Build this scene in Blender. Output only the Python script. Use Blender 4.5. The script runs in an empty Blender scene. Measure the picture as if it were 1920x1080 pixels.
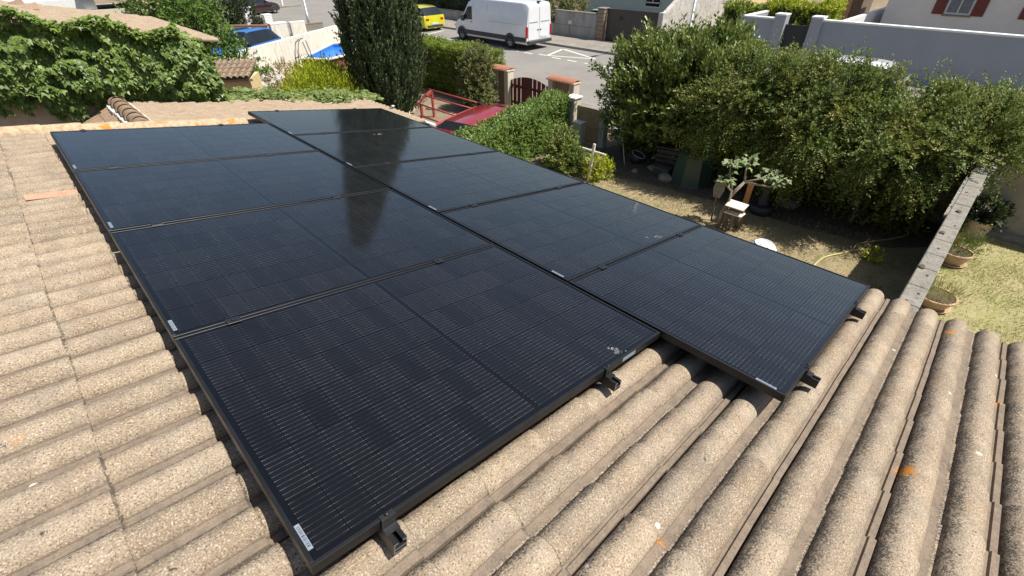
import bpy, bmesh, math, random
import numpy as np
from mathutils import Vector, Matrix
random.seed(7)
RNG = np.random.default_rng(11)
S = bpy.context.scene
COL = S.collection
A = math.radians(10.0)                     # pitch of the tiled roof
R = math.radians

# ------------------------------------------------------------------ camera
cd = bpy.data.cameras.new('camera')
cam = bpy.data.objects.new('camera', cd); COL.objects.link(cam)
cd.sensor_width = 36.0; cd.lens = 16.584; cd.clip_start = 0.02; cd.clip_end = 1500
right = Vector((0.71236, -0.70179, -0.00727)); down = Vector((-0.41864, -0.41658, -0.80697)); fwd = Vector((0.56330, 0.57789, -0.59055))
_m = Matrix((right, -down, -fwd)).transposed().to_4x4()
_m.translation = Vector((-0.0143, -0.7034, 4.990))
cam.matrix_world = _m
S.camera = cam

# ------------------------------------------------------------------ sky and sun
sun_dir = Vector((0.30, -0.48, 1.0)).normalized()      # towards the sun
w = bpy.data.worlds.new('World'); S.world = w; w.use_nodes = True
nt = w.node_tree; bg = nt.nodes['Background']
sk = nt.nodes.new('ShaderNodeTexSky'); sk.sky_type = 'NISHITA'; sk.sun_disc = False
sk.sun_elevation = math.asin(sun_dir.z); sk.sun_rotation = math.atan2(sun_dir.x, sun_dir.y)
sk.altitude = 50; sk.air_density = 1.0; sk.dust_density = 1.6; sk.ozone_density = 1.2
nt.links.new(sk.outputs[0], bg.inputs[0]); bg.inputs[1].default_value = 0.082
sl = bpy.data.lights.new('sun', 'SUN'); so = bpy.data.objects.new('sun', sl); COL.objects.link(so)
sl.energy = 5.0; sl.angle = R(0.53); sl.color = (1.0, 0.955, 0.88)
so.rotation_euler = sun_dir.to_track_quat('Z', 'Y').to_euler(); so.location = (6, -6, 20)
S.view_settings.view_transform = 'Standard'; S.view_settings.look = 'None'
S.view_settings.exposure = 0.48; S.view_settings.gamma = 1.0
S.view_settings.use_curve_mapping = False

# ------------------------------------------------------------------ materials
def new_mat(name):
    m = bpy.data.materials.new(name); m.use_nodes = True
    t = m.node_tree; b = t.nodes['Principled BSDF']
    return m, t, b
def N(t, typ, **kw):
    n = t.nodes.new(typ)
    for k, v in kw.items():
        if k in n.inputs: n.inputs[k].default_value = v
        else: setattr(n, k, v)
    return n
def rgba(c): return (c[0], c[1], c[2], 1.0)
def mixc(t, fac, a, b, mode='MIX'):
    n = t.nodes.new('ShaderNodeMix'); n.data_type = 'RGBA'; n.blend_type = mode
    for i, v in ((0, fac), (6, a), (7, b)):
        if hasattr(v, 'is_output'): t.links.new(v, n.inputs[i])
        else: n.inputs[i].default_value = v if i == 0 else rgba(v)
    return n.outputs[2]
def ramp(t, val, p0, p1, inter='LINEAR'):
    n = t.nodes.new('ShaderNodeMapRange'); n.clamp = True
    n.inputs[1].default_value = p0; n.inputs[2].default_value = p1
    t.links.new(val, n.inputs[0]); return n.outputs[0]
def math_n(t, op, a, b=0.0, c=0.0):
    n = t.nodes.new('ShaderNodeMath'); n.operation = op
    for i, v in ((0, a), (1, b), (2, c)):
        if hasattr(v, 'is_output'): t.links.new(v, n.inputs[i])
        else: n.inputs[i].default_value = v
    return n.outputs[0]
def noise(t, vec, scale, detail=4, rough=0.6):
    n = N(t, 'ShaderNodeTexNoise'); n.inputs['Scale'].default_value = scale
    n.inputs['Detail'].default_value = detail; n.inputs['Roughness'].default_value = rough
    if vec is not None: t.links.new(vec, n.inputs['Vector'])
    return n.outputs['Fac']
def wpos(t):
    return t.nodes.new('ShaderNodeNewGeometry').outputs['Position']
def bump(t, b, h, dist, strength=1.0):
    n = N(t, 'ShaderNodeBump'); n.inputs['Distance'].default_value = dist; n.inputs['Strength'].default_value = strength
    t.links.new(h, n.inputs['Height']); t.links.new(n.outputs[0], b.inputs['Normal'])
def simple(name, c, c2=None, scale=6.0, rough=0.6, metal=0.0, bump_d=0.0, bscale=60, coat=0.0, spec=None, streak=False, c3=None):
    """painted, plastered or metal surface with some wear"""
    m, t, b = new_mat(name)
    p = wpos(t)
    if c2 is None: c2 = tuple(x * 0.82 for x in c)
    if streak:
        mp = N(t, 'ShaderNodeMapping'); mp.inputs['Scale'].default_value = (1, 1, 0.18); t.links.new(p, mp.inputs[0]); pv = mp.outputs[0]
    else: pv = p
    f = ramp(t, noise(t, pv, scale, 5, 0.62), 0.35, 0.68)
    col = mixc(t, f, c, c2)
    if c3 is not None:
        f3 = ramp(t, noise(t, pv, scale * 2.7, 4, 0.7), 0.54, 0.72)
        col = mixc(t, f3, col, c3)
    t.links.new(col, b.inputs['Base Color'])
    b.inputs['Roughness'].default_value = rough; b.inputs['Metallic'].default_value = metal
    b.inputs['Coat Weight'].default_value = coat; b.inputs['Coat Roughness'].default_value = 0.04
    if spec is not None: b.inputs['Specular IOR Level'].default_value = spec
    if bump_d > 0: bump(t, b, noise(t, p, bscale, 5, 0.65), bump_d)
    return m
def leaf_mat(name, c1, c2, c3=None, rough=0.5, trans=0.3, spec=0.35):
    m, t, b = new_mat(name)
    at = N(t, 'ShaderNodeAttribute'); at.attribute_name = 'tint'
    f = at.outputs['Fac']
    col = mixc(t, f, c1, c2)
    big = ramp(t, noise(t, wpos(t), 1.6, 3, 0.6), 0.42, 0.66)
    if c3 is not None: col = mixc(t, big, col, mixc(t, f, col, c3))
    t.links.new(col, b.inputs['Base Color']); b.inputs['Roughness'].default_value = rough
    b.inputs['Specular IOR Level'].default_value = spec
    tr = N(t, 'ShaderNodeBsdfTranslucent')
    t.links.new(mixc(t, 0.5, col, (0.10, 0.15, 0.02)), tr.inputs[0])
    mx = N(t, 'ShaderNodeMixShader'); mx.inputs[0].default_value = trans
    t.links.new(b.outputs[0], mx.inputs[1]); t.links.new(tr.outputs[0], mx.inputs[2])
    t.links.new(mx.outputs[0], t.nodes['Material Output'].inputs[0])
    return m

def tile_mat(name, base, dark, light, lichen=True, moss=0.5):
    m, t, b = new_mat(name)
    p = wpos(t)
    oi = N(t, 'ShaderNodeObjectInfo')
    col = mixc(t, ramp(t, noise(t, p, 5.5, 4, 0.6), 0.35, 0.68), base, tuple(x * y for x, y in zip(base, (0.86, 0.80, 0.74))))
    # each tile weathered a little differently
    rnd = math_n(t, 'MULTIPLY_ADD', oi.outputs['Random'], 0.30, 0.84)
    hs = N(t, 'ShaderNodeHueSaturation'); t.links.new(rnd, hs.inputs['Value']); t.links.new(col, hs.inputs['Color']); col = hs.outputs[0]
    # coarse exposed sand grains
    g1 = noise(t, p, 190, 2, 0.6); g2 = noise(t, p, 420, 2, 0.5)
    col = mixc(t, ramp(t, g1, 0.56, 0.70), col, dark)
    col = mixc(t, ramp(t, g1, 0.44, 0.33), col, light)
    col = mixc(t, ramp(t, g2, 0.60, 0.72), col, tuple(x * 0.6 for x in dark))
    # grey weather film in broad patches and dirt that lies in the pans
    mo = math_n(t, 'MULTIPLY', ramp(t, noise(t, p, 9, 6, 0.72), 0.46, 0.72), moss)
    col = mixc(t, mo, col, (0.135, 0.115, 0.095))
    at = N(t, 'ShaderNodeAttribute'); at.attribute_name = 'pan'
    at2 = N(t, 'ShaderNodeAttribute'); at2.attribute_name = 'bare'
    # smooth bare concrete in the pans, without the sand coat
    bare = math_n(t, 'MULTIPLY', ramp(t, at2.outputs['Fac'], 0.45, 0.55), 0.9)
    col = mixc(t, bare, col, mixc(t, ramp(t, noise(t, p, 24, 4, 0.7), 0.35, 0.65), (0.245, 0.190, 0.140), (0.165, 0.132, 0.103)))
    # moss between the grains, shade painted in too, on the side away from the sun
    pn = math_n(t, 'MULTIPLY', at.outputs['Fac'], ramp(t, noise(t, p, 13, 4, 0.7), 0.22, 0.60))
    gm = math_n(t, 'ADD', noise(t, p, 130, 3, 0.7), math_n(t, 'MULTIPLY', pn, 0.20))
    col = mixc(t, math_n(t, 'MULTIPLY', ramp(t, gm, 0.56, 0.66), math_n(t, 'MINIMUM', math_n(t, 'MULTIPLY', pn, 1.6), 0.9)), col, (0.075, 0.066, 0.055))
    # crisp dark pits
    col = mixc(t, ramp(t, noise(t, p, 42, 3, 0.6), 0.69, 0.74), col, (0.07, 0.06, 0.05))
    if lichen:
        v = N(t, 'ShaderNodeTexVoronoi'); v.inputs['Scale'].default_value = 7.0; t.links.new(p, v.inputs['Vector'])
        wob = math_n(t, 'ADD', v.outputs['Distance'], math_n(t, 'MULTIPLY', noise(t, p, 45, 3, 0.6), 0.07))
        sep = N(t, 'ShaderNodeSeparateColor'); t.links.new(v.outputs['Color'], sep.inputs[0])
        sp = math_n(t, 'MULTIPLY', ramp(t, wob, 0.115, 0.100), math_n(t, 'GREATER_THAN', sep.outputs[0], 0.62))
        col = mixc(t, sp, col, (0.50, 0.47, 0.40))
        v2 = N(t, 'ShaderNodeTexVoronoi'); v2.inputs['Scale'].default_value = 4.0; t.links.new(p, v2.inputs['Vector'])
        sep2 = N(t, 'ShaderNodeSeparateColor'); t.links.new(v2.outputs['Color'], sep2.inputs[0])
        wob2 = math_n(t, 'ADD', v2.outputs['Distance'], math_n(t, 'MULTIPLY', noise(t, p, 75, 4, 0.8), 0.38))
        sp2 = math_n(t, 'MULTIPLY', ramp(t, wob2, 0.33, 0.29), math_n(t, 'GREATER_THAN', sep2.outputs[1], 0.84))
        col = mixc(t, sp2, col, (0.50, 0.20, 0.035))
    t.links.new(col, b.inputs['Base Color']); b.inputs['Roughness'].default_value = 0.93
    b.inputs['Specular IOR Level'].default_value = 0.2
    h = math_n(t, 'ADD', math_n(t, 'MULTIPLY', g1, 0.8), math_n(t, 'MULTIPLY', noise(t, p, 60, 3, 0.6), 0.6))
    bump(t, b, h, 0.004, 0.9)
    return m

M = {}
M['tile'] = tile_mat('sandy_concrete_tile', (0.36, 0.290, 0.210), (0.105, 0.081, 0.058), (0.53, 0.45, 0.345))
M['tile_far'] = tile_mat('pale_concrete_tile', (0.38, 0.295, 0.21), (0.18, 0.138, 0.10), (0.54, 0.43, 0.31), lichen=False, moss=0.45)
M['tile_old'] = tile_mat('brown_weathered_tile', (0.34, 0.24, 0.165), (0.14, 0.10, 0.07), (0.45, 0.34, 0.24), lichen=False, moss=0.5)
def verge_mat():
    m, t, b = new_mat('lichened_verge_tile'); p = wpos(t)
    col = mixc(t, ramp(t, noise(t, p, 30, 4, 0.6), 0.4, 0.62), (0.52, 0.39, 0.25), (0.36, 0.25, 0.15))
    col = mixc(t, math_n(t, 'MULTIPLY', ramp(t, noise(t, p, 5.5, 2, 0.5), 0.60, 0.66), ramp(t, noise(t, p, 34, 4, 0.7), 0.40, 0.5)), col, (0.52, 0.20, 0.03))
    t.links.new(col, b.inputs['Base Color']); b.inputs['Roughness'].default_value = 0.95
    bump(t, b, noise(t, p, 130, 3, 0.6), 0.004); return m
M['verge'] = verge_mat()

def cell_mat():
    m, t, b = new_mat('solar_cell_under_glass')
    tc = N(t, 'ShaderNodeTexCoord'); sp = N(t, 'ShaderNodeSeparateXYZ'); t.links.new(tc.outputs['Object'], sp.inputs[0])
    oi = N(t, 'ShaderNodeObjectInfo'); p = wpos(t)
    # ten round bus wires across each cell, running along the panel's long side
    fr = math_n(t, 'FRACT', math_n(t, 'MULTIPLY_ADD', sp.outputs[1], 1 / 0.0181, 50.0))
    d = math_n(t, 'ABSOLUTE', math_n(t, 'SUBTRACT', fr, 0.5))
    line = ramp(t, d, 0.060, 0.030)
    ax = math_n(t, 'ABSOLUTE', math_n(t, 'MULTIPLY', sp.outputs[0], 1 / 0.0445))
    edge = ramp(t, ax, 0.55, 0.85)
    fx = math_n(t, 'FRACT', math_n(t, 'MULTIPLY_ADD', sp.outputs[0], 1 / 0.0062, 50.0))
    dash = ramp(t, math_n(t, 'ABSOLUTE', math_n(t, 'SUBTRACT', fx, 0.5)), 0.36, 0.30)
    vis = math_n(t, 'ADD', math_n(t, 'MULTIPLY', math_n(t, 'MULTIPLY', edge, dash), 0.50),
                 math_n(t, 'MULTIPLY', ramp(t, oi.outputs['Random'], 0.15, 1.0), 0.30))
    vis = math_n(t, 'MULTIPLY', math_n(t, 'ADD', vis, 0.14), ramp(t, noise(t, p, 60, 3, 0.6), 0.20, 0.62))  # wire glint painted in, dashed and stronger towards the cell edges
    f = math_n(t, 'MULTIPLY', line, vis)
    basec = mixc(t, oi.outputs['Random'], (0.0030, 0.0031, 0.0038), (0.0050, 0.0051, 0.0060))
    basec = mixc(t, ramp(t, noise(t, p, 1.1, 5, 0.6), 0.40, 0.85), basec, (0.0075, 0.0075, 0.0082))      # thin dust
    col = mixc(t, f, basec, (0.175, 0.172, 0.168))
    t.links.new(col, b.inputs['Base Color'])
    b.inputs['Roughness'].default_value = 0.5; b.inputs['Specular IOR Level'].default_value = 0.1
    b.inputs['Coat Weight'].default_value = 1.0; b.inputs['Coat IOR'].default_value = 1.45
    t.links.new(math_n(t, 'MULTIPLY_ADD', noise(t, p, 1.7, 3, 0.6), 0.07, 0.045), b.inputs['Coat Roughness'])
    return m
M['cell'] = cell_mat()
m, t, b = new_mat('black_backsheet_under_glass')
b.inputs['Base Color'].default_value = (0.0022, 0.0023, 0.003, 1); b.inputs['Roughness'].default_value = 0.5; b.inputs['Specular IOR Level'].default_value = 0.1
b.inputs['Coat Weight'].default_value = 1; b.inputs['Coat IOR'].default_value = 1.45; b.inputs['Coat Roughness'].default_value = 0.08
M['backsheet'] = m
M['frame'] = simple('black_anodised_frame', (0.010, 0.0103, 0.011), (0.016, 0.016, 0.0158), 14, 0.42, 0.2)
M['alu'] = simple('cut_aluminium', (0.62, 0.62, 0.61), (0.45, 0.45, 0.44), 40, 0.35, 0.9)
M['black'] = simple('black_metal_part', (0.018, 0.018, 0.02), (0.03, 0.03, 0.032), 20, 0.42, 0.3)
M['sticker'] = None
def sticker_mat():
    m, t, b = new_mat('barcode_sticker')
    tc = N(t, 'ShaderNodeTexCoord'); sp = N(t, 'ShaderNodeSeparateXYZ'); t.links.new(tc.outputs['Object'], sp.inputs[0])
    wv = N(t, 'ShaderNodeTexNoise'); wv.noise_dimensions = '1D'; wv.inputs['Scale'].default_value = 420; wv.inputs['Detail'].default_value = 1
    t.links.new(sp.outputs[1], wv.inputs['W'])
    bars = ramp(t, wv.outputs['Fac'], 0.50, 0.53)
    ok = math_n(t, 'MULTIPLY', math_n(t, 'LESS_THAN', math_n(t, 'ABSOLUTE', sp.outputs[0]), 0.0042), math_n(t, 'LESS_THAN', math_n(t, 'ABSOLUTE', sp.outputs[1]), 0.034))
    t.links.new(mixc(t, math_n(t, 'MULTIPLY', bars, ok), (0.22, 0.26, 0.30), (0.04, 0.04, 0.05)), b.inputs['Base Color'])
    b.inputs['Roughness'].default_value = 0.3; return m
M['sticker'] = sticker_mat()
M['dropping'] = simple('dried_bird_dropping', (0.20, 0.20, 0.195), (0.07, 0.07, 0.07), 60, 0.9)
M['terracotta'] = simple('terracotta', (0.36, 0.15, 0.085), (0.28, 0.115, 0.07), 14, 0.85, bump_d=0.003, c3=(0.45, 0.3, 0.2))
M['rust_tile'] = simple('orange_repair_tile', (0.46, 0.22, 0.14), (0.42, 0.29, 0.20), 30, 0.9, bump_d=0.002)
M['cream'] = simple('cream_render', (0.66, 0.60, 0.47), (0.56, 0.50, 0.38), 3, 0.9, bump_d=0.004, bscale=90)
M['tan'] = simple('tan_render', (0.34, 0.27, 0.19), (0.28, 0.22, 0.15), 4, 0.9, bump_d=0.004)
M['yellow_wall'] = simple('pale_yellow_render', (0.68, 0.53, 0.28), (0.60, 0.47, 0.25), 3, 0.9, bump_d=0.003)
M['beige_wall'] = simple('beige_render', (0.42, 0.36, 0.28), (0.34, 0.29, 0.22), 1.6, 0.92, bump_d=0.004, c3=(0.24, 0.20, 0.16))
M['rough_render'] = simple('sandy_roughcast', (0.44, 0.36, 0.27), (0.36, 0.29, 0.21), 8, 0.95, bump_d=0.008, bscale=70)
M['white_wall'] = simple('stained_white_render', (0.78, 0.74, 0.63), (0.66, 0.61, 0.51), 3.5, 0.92, bump_d=0.008, bscale=50, streak=True, c3=(0.46, 0.42, 0.34))
M['conc'] = simple('weathered_concrete', (0.27, 0.25, 0.21), (0.19, 0.175, 0.145), 9, 0.95, bump_d=0.01, bscale=60, c3=(0.09, 0.08, 0.07))
M['conc_wall'] = simple('streaked_concrete_block', (0.36, 0.355, 0.34), (0.24, 0.235, 0.225), 3, 0.95, bump_d=0.005, streak=True, c3=(0.10, 0.10, 0.095))
M['old_white'] = simple('flaking_white_wall', (0.60, 0.57, 0.51), (0.42, 0.39, 0.34), 2.2, 0.95, bump_d=0.006, c3=(0.17, 0.155, 0.135))
M['brick'] = simple('brown_stone_block', (0.23, 0.17, 0.12), (0.30, 0.23, 0.17), 9, 0.95, bump_d=0.008)
M['grey_wall'] = simple('blue_grey_paint', (0.33, 0.345, 0.375), (0.30, 0.315, 0.345), 1.2, 0.8, bump_d=0.001)
M['white_paint'] = simple('white_paint', (0.78, 0.78, 0.76), (0.70, 0.70, 0.67), 3, 0.6)
M['house_white'] = simple('off_white_render', (0.74, 0.70, 0.65), (0.68, 0.64, 0.59), 1.5, 0.9, bump_d=0.002)
M['mint_wall'] = simple('pale_green_render', (0.42, 0.49, 0.46), (0.38, 0.44, 0.41), 2, 0.9)
M['shutter'] = simple('dark_red_shutter', (0.17, 0.028, 0.024), (0.13, 0.022, 0.02), 5, 0.55)
M['gate_red'] = simple('oxblood_gate_paint', (0.105, 0.012, 0.016), (0.075, 0.010, 0.012), 6, 0.5)
M['red_steel'] = simple('red_painted_steel', (0.42, 0.065, 0.06), (0.30, 0.05, 0.045), 9, 0.5, c3=(0.28, 0.12, 0.08))
M['red_car'] = simple('red_car_paint', (0.30, 0.015, 0.022), None, 3, 0.32, coat=1.0)
M['blue_car'] = simple('blue_car_paint', (0.035, 0.17, 0.47), None, 3, 0.3, coat=1.0)
M['yellow_car'] = simple('lime_yellow_car_paint', (0.62, 0.60, 0.02), None, 3, 0.3, coat=1.0)
M['white_car'] = simple('white_vehicle_paint', (0.76, 0.77, 0.78), (0.71, 0.72, 0.73), 2, 0.3, coat=0.8)
M['mint_car'] = simple('pale_green_car_paint', (0.36, 0.56, 0.44), None, 3, 0.3, coat=1.0)
M['dark_car'] = simple('dark_car_paint', (0.03, 0.012, 0.014), None, 3, 0.3, coat=1.0)
M['glass'] = simple('dark_car_glass', (0.012, 0.016, 0.02), (0.016, 0.02, 0.026), 1, 0.06, spec=0.6)
M['pane'] = simple('window_pane', (0.10, 0.115, 0.13), (0.20, 0.21, 0.22), 9, 0.08, spec=0.6)
M['tyre'] = simple('rubber', (0.018, 0.018, 0.018), (0.03, 0.03, 0.029), 20, 0.85)
M['plastic'] = simple('dark_grey_plastic', (0.035, 0.036, 0.038), (0.05, 0.05, 0.05), 8, 0.6)
M['rim'] = simple('grey_wheel_rim', (0.30, 0.30, 0.31), (0.2, 0.2, 0.2), 20, 0.4, 0.7)
m, t, b = new_mat('red_lamp_lens'); b.inputs['Base Color'].default_value = (0.45, 0.015, 0.012, 1); b.inputs['Roughness'].default_value = 0.15; M['lamp_red'] = m
M['plate'] = simple('number_plate_white', (0.7, 0.7, 0.68), None, 6, 0.5)
M['bark'] = simple('bark', (0.14, 0.10, 0.07), (0.22, 0.17, 0.12), 30, 0.95, bump_d=0.01, bscale=40)
M['wood'] = simple('weathered_brown_planks', (0.46, 0.31, 0.165), (0.36, 0.235, 0.125), 12, 0.8, bump_d=0.003, streak=True)
M['wood_pale'] = simple('pale_raw_wood', (0.72, 0.67, 0.56), (0.58, 0.53, 0.43), 14, 0.8, bump_d=0.002)
M['wood_orange'] = simple('new_orange_timber', (0.47, 0.23, 0.075), (0.38, 0.18, 0.06), 12, 0.7, streak=True)
M['pool_wood'] = simple('pool_brown_cladding', (0.19, 0.085, 0.042), (0.13, 0.06, 0.03), 8, 0.7, streak=True)
M['liner'] = simple('blue_pool_liner', (0.05, 0.21, 0.58), (0.04, 0.17, 0.5), 4, 0.35)
m, t, b = new_mat('pool_water'); b.inputs['Base Color'].default_value = (0.035, 0.21, 0.60, 1); b.inputs['Roughness'].default_value = 0.05
bump(t, b, noise(t, wpos(t), 7, 3, 0.5), 0.02); M['pool_water'] = m
M['steel'] = simple('stainless_tube', (0.5, 0.5, 0.5), None, 10, 0.3, 0.9)
M['galv'] = simple('galvanised_post', (0.50, 0.52, 0.54), (0.40, 0.42, 0.44), 6, 0.5, 0.5)
M['dark_gate'] = simple('dark_brown_metal_sheet', (0.062, 0.052, 0.044), (0.048, 0.041, 0.036), 3, 0.5, 0.2)
M['anthracite'] = simple('anthracite_metal', (0.03, 0.034, 0.038), None, 4, 0.5, 0.2)
M['compost'] = simple('dark_green_plastic', (0.030, 0.062, 0.050), (0.040, 0.075, 0.06), 6, 0.38)
M['pot_clay'] = simple('peach_clay_pot', (0.56, 0.38, 0.24), (0.48, 0.32, 0.20), 9, 0.85, bump_d=0.002, c3=(0.36, 0.27, 0.19))
M['pot_cream'] = simple('cream_clay_pot', (0.64, 0.50, 0.36), (0.55, 0.42, 0.30), 9, 0.8)
M['soil'] = simple('dark_soil', (0.085, 0.062, 0.043), (0.15, 0.112, 0.078), 8, 0.98, bump_d=0.02, bscale=30)
M['hose'] = simple('faded_yellow_hose', (0.50, 0.46, 0.20), (0.42, 0.39, 0.17), 10, 0.5)
M['white_plastic'] = simple('white_plastic', (0.58, 0.60, 0.62), (0.48, 0.50, 0.52), 8, 0.4)
M['stone'] = simple('field_stone', (0.34, 0.29, 0.22), (0.24, 0.20, 0.15), 10, 0.95, bump_d=0.01)
M['mortar'] = simple('white_mortar', (0.72, 0.69, 0.62), (0.6, 0.56, 0.48), 20, 0.95, bump_d=0.006)
M['marking'] = simple('worn_road_paint', (0.68, 0.67, 0.62), (0.52, 0.51, 0.47), 9, 0.8)
# leaves
M['ivy'] = leaf_mat('virginia_creeper_leaf', (0.055, 0.11, 0.014), (0.215, 0.30, 0.06), None, 0.45, 0.26, 0.4)
M['ivy_low'] = leaf_mat('ivy_leaf', (0.08, 0.14, 0.03), (0.24, 0.31, 0.10), (0.30, 0.31, 0.09), 0.5, 0.28)
M['cypress'] = leaf_mat('cypress_scale_leaf', (0.050, 0.078, 0.036), (0.125, 0.16, 0.07), None, 0.65, 0.12, 0.25)
M['laurel'] = leaf_mat('laurel_leaf', (0.09, 0.145, 0.026), (0.225, 0.275, 0.065), (0.28, 0.30, 0.075), 0.38, 0.3, 0.55)
M['feather'] = leaf_mat('olive_shrub_leaf', (0.085, 0.14, 0.028), (0.225, 0.285, 0.065), (0.33, 0.28, 0.06), 0.5, 0.33, 0.4)
M['lime'] = leaf_mat('lime_green_leaf', (0.26, 0.33, 0.02), (0.52, 0.56, 0.035), (0.54, 0.54, 0.05), 0.5, 0.35)
M['hedge_top'] = leaf_mat('clipped_cypress_leaf', (0.13, 0.20, 0.02), (0.29, 0.36, 0.04), None, 0.55, 0.3)
M['box'] = leaf_mat('glossy_hedge_leaf', (0.10, 0.18, 0.03), (0.27, 0.37, 0.09), None, 0.42, 0.33, 0.45)
M['olive'] = leaf_mat('grey_green_leaf', (0.11, 0.135, 0.04), (0.22, 0.235, 0.085), (0.25, 0.21, 0.09), 0.5, 0.28)
M['plum'] = leaf_mat('fruit_tree_leaf', (0.075, 0.15, 0.026), (0.18, 0.28, 0.06), None, 0.45, 0.3)
M['fig'] = leaf_mat('fig_leaf', (0.20, 0.27, 0.11), (0.34, 0.40, 0.20), None, 0.6, 0.3)
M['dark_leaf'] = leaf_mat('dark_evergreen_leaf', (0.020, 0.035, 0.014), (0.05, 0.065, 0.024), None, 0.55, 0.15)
M['rustleaf'] = leaf_mat('bronze_leaf', (0.20, 0.16, 0.05), (0.30, 0.20, 0.05), None, 0.6, 0.25)
M['dry'] = leaf_mat('dry_grass_blade', (0.40, 0.325, 0.18), (0.56, 0.47, 0.28), (0.28, 0.28, 0.11), 0.8, 0.35, 0.1)
M['litter'] = leaf_mat('fallen_leaf', (0.16, 0.09, 0.045), (0.34, 0.23, 0.12), None, 0.8, 0.1, 0.1)
M['grassgreen'] = leaf_mat('grass_blade', (0.36, 0.345, 0.15), (0.54, 0.49, 0.25), (0.32, 0.33, 0.12), 0.75, 0.35, 0.1)
M['petal'] = leaf_mat('white_petal', (0.7, 0.7, 0.66), (0.62, 0.55, 0.55), None, 0.6, 0.2)

# ------------------------------------------------------------------ mesh helpers
class MB:
    def __init__(s): s.v = []; s.f = []; s.sm = []
    def add(s, vs, fs, smooth=False):
        o = len(s.v); s.v += [tuple(x) for x in vs]
        for f in fs: s.f.append(tuple(i + o for i in f)); s.sm.append(smooth)
    def box(s, a, b, bev=0.0, rot=None):
        (x0, y0, z0), (x1, y1, z1) = a, b
        if bev <= 0:
            vs = [(x0, y0, z0), (x1, y0, z0), (x1, y1, z0), (x0, y1, z0), (x0, y0, z1), (x1, y0, z1), (x1, y1, z1), (x0, y1, z1)]
            fs = [(3, 2, 1, 0), (4, 5, 6, 7), (0, 1, 5, 4), (1, 2, 6, 5), (2, 3, 7, 6), (3, 0, 4, 7)]
        else:
            bm = bmesh.new(); bmesh.ops.create_cube(bm, size=1.0)
            for v in bm.verts: v.co = Vector(((x0 + x1) / 2 + v.co.x * (x1 - x0), (y0 + y1) / 2 + v.co.y * (y1 - y0), (z0 + z1) / 2 + v.co.z * (z1 - z0)))
            bmesh.ops.bevel(bm, geom=bm.edges[:], offset=bev, segments=1, affect='EDGES')
            bm.verts.index_update()
            vs = [tuple(v.co) for v in bm.verts]; fs = [tuple(v.index for v in f.verts) for f in bm.faces]; bm.free()
        if rot is not None:
            c = Vector(rot[0]); mt = rot[1]
            vs = [tuple(c + mt @ (Vector(v) - c)) for v in vs]
        s.add(vs, fs); return s
    def tube(s, pts, r, n=8, cap=True, smooth=True):
        pts = [Vector(p) for p in pts]; rs = r if isinstance(r, (list, tuple)) else [r] * len(pts)
        vs = []; fs = []
        for i, p in enumerate(pts):
            d = (pts[min(i + 1, len(pts) - 1)] - pts[max(i - 1, 0)]).normalized()
            a = d.cross(Vector((0, 0, 1))) if abs(d.z) < 0.95 else d.cross(Vector((1, 0, 0)))
            a.normalize(); c = d.cross(a)
            for k in range(n):
                th = 2 * math.pi * k / n; vs.append(p + (a * math.cos(th) + c * math.sin(th)) * rs[i])
        for i in range(len(pts) - 1):
            for k in range(n):
                k2 = (k + 1) % n; fs.append((i * n + k, (i + 1) * n + k, (i + 1) * n + k2, i * n + k2))
        if cap: fs.append(tuple(range(n))); fs.append(tuple(reversed(range((len(pts) - 1) * n, len(pts) * n))))
        s.add(vs, fs, smooth); return s
    def lathe(s, prof, c=(0, 0, 0), n=20, axis='Z', smooth=True):
        vs = []; fs = []
        for (r, z) in prof:
            for k in range(n):
                th = 2 * math.pi * k / n
                q = (r * math.cos(th), r * math.sin(th), z)
                if axis == 'Y': q = (q[0], q[2], q[1])
                if axis == 'X': q = (q[2], q[0], q[1])
                vs.append((c[0] + q[0], c[1] + q[1], c[2] + q[2]))
        for i in range(len(prof) - 1):
            for k in range(n):
                k2 = (k + 1) % n; fs.append((i * n + k, i * n + k2, (i + 1) * n + k2, (i + 1) * n + k))
        s.add(vs, fs, smooth); return s
    def prism(s, poly, z0, z1):
        """vertical prism over an xy polygon (counter-clockwise)"""
        n = len(poly); vs = [(x, y, z0) for x, y in poly] + [(x, y, z1) for x, y in poly]
        fs = [tuple(reversed(range(n))), tuple(range(n, 2 * n))] + [(i, (i + 1) % n, n + (i + 1) % n, n + i) for i in range(n)]
        s.add(vs, fs); return s
    def quad(s, a, b, c, d): s.add([a, b, c, d], [(0, 1, 2, 3)]); return s
    def mesh(s, name, mt=None):
        me = bpy.data.meshes.new(name); me.from_pydata(s.v, [], s.f)
        if mt: me.materials.append(mt)
        me.polygons.foreach_set('use_smooth', s.sm); me.update(); return me
    def build(s, name, mt, parent=None, world=False, **props):
        if world and parent is not None:
            mi = parent.matrix_world.inverted() if parent.parent is None else parent.parent.matrix_world.inverted()
            s.v = [tuple(mi @ Vector(v)) for v in s.v]
        o = bpy.data.objects.new(name, s.mesh(name, mt)); COL.objects.link(o)
        if parent is not None: o.parent = parent
        for k, v in props.items(): o[k] = v
        return o
def tag(o, label=None, cat=None, group=None, kind=None):
    if label: o['label'] = label
    if cat: o['category'] = cat
    if group: o['group'] = group
    if kind: o['kind'] = kind
    return o
def thing(name, label, cat, loc=(0, 0, 0), rot=(0, 0, 0), group=None):
    o = bpy.data.objects.new(name, None); o.empty_display_size = 0.2; COL.objects.link(o)
    o.location = loc; o.rotation_euler = rot
    o.matrix_world = Matrix.Translation(Vector(loc)) @ o.rotation_euler.to_matrix().to_4x4()
    tag(o, label, cat, group); return o
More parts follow.
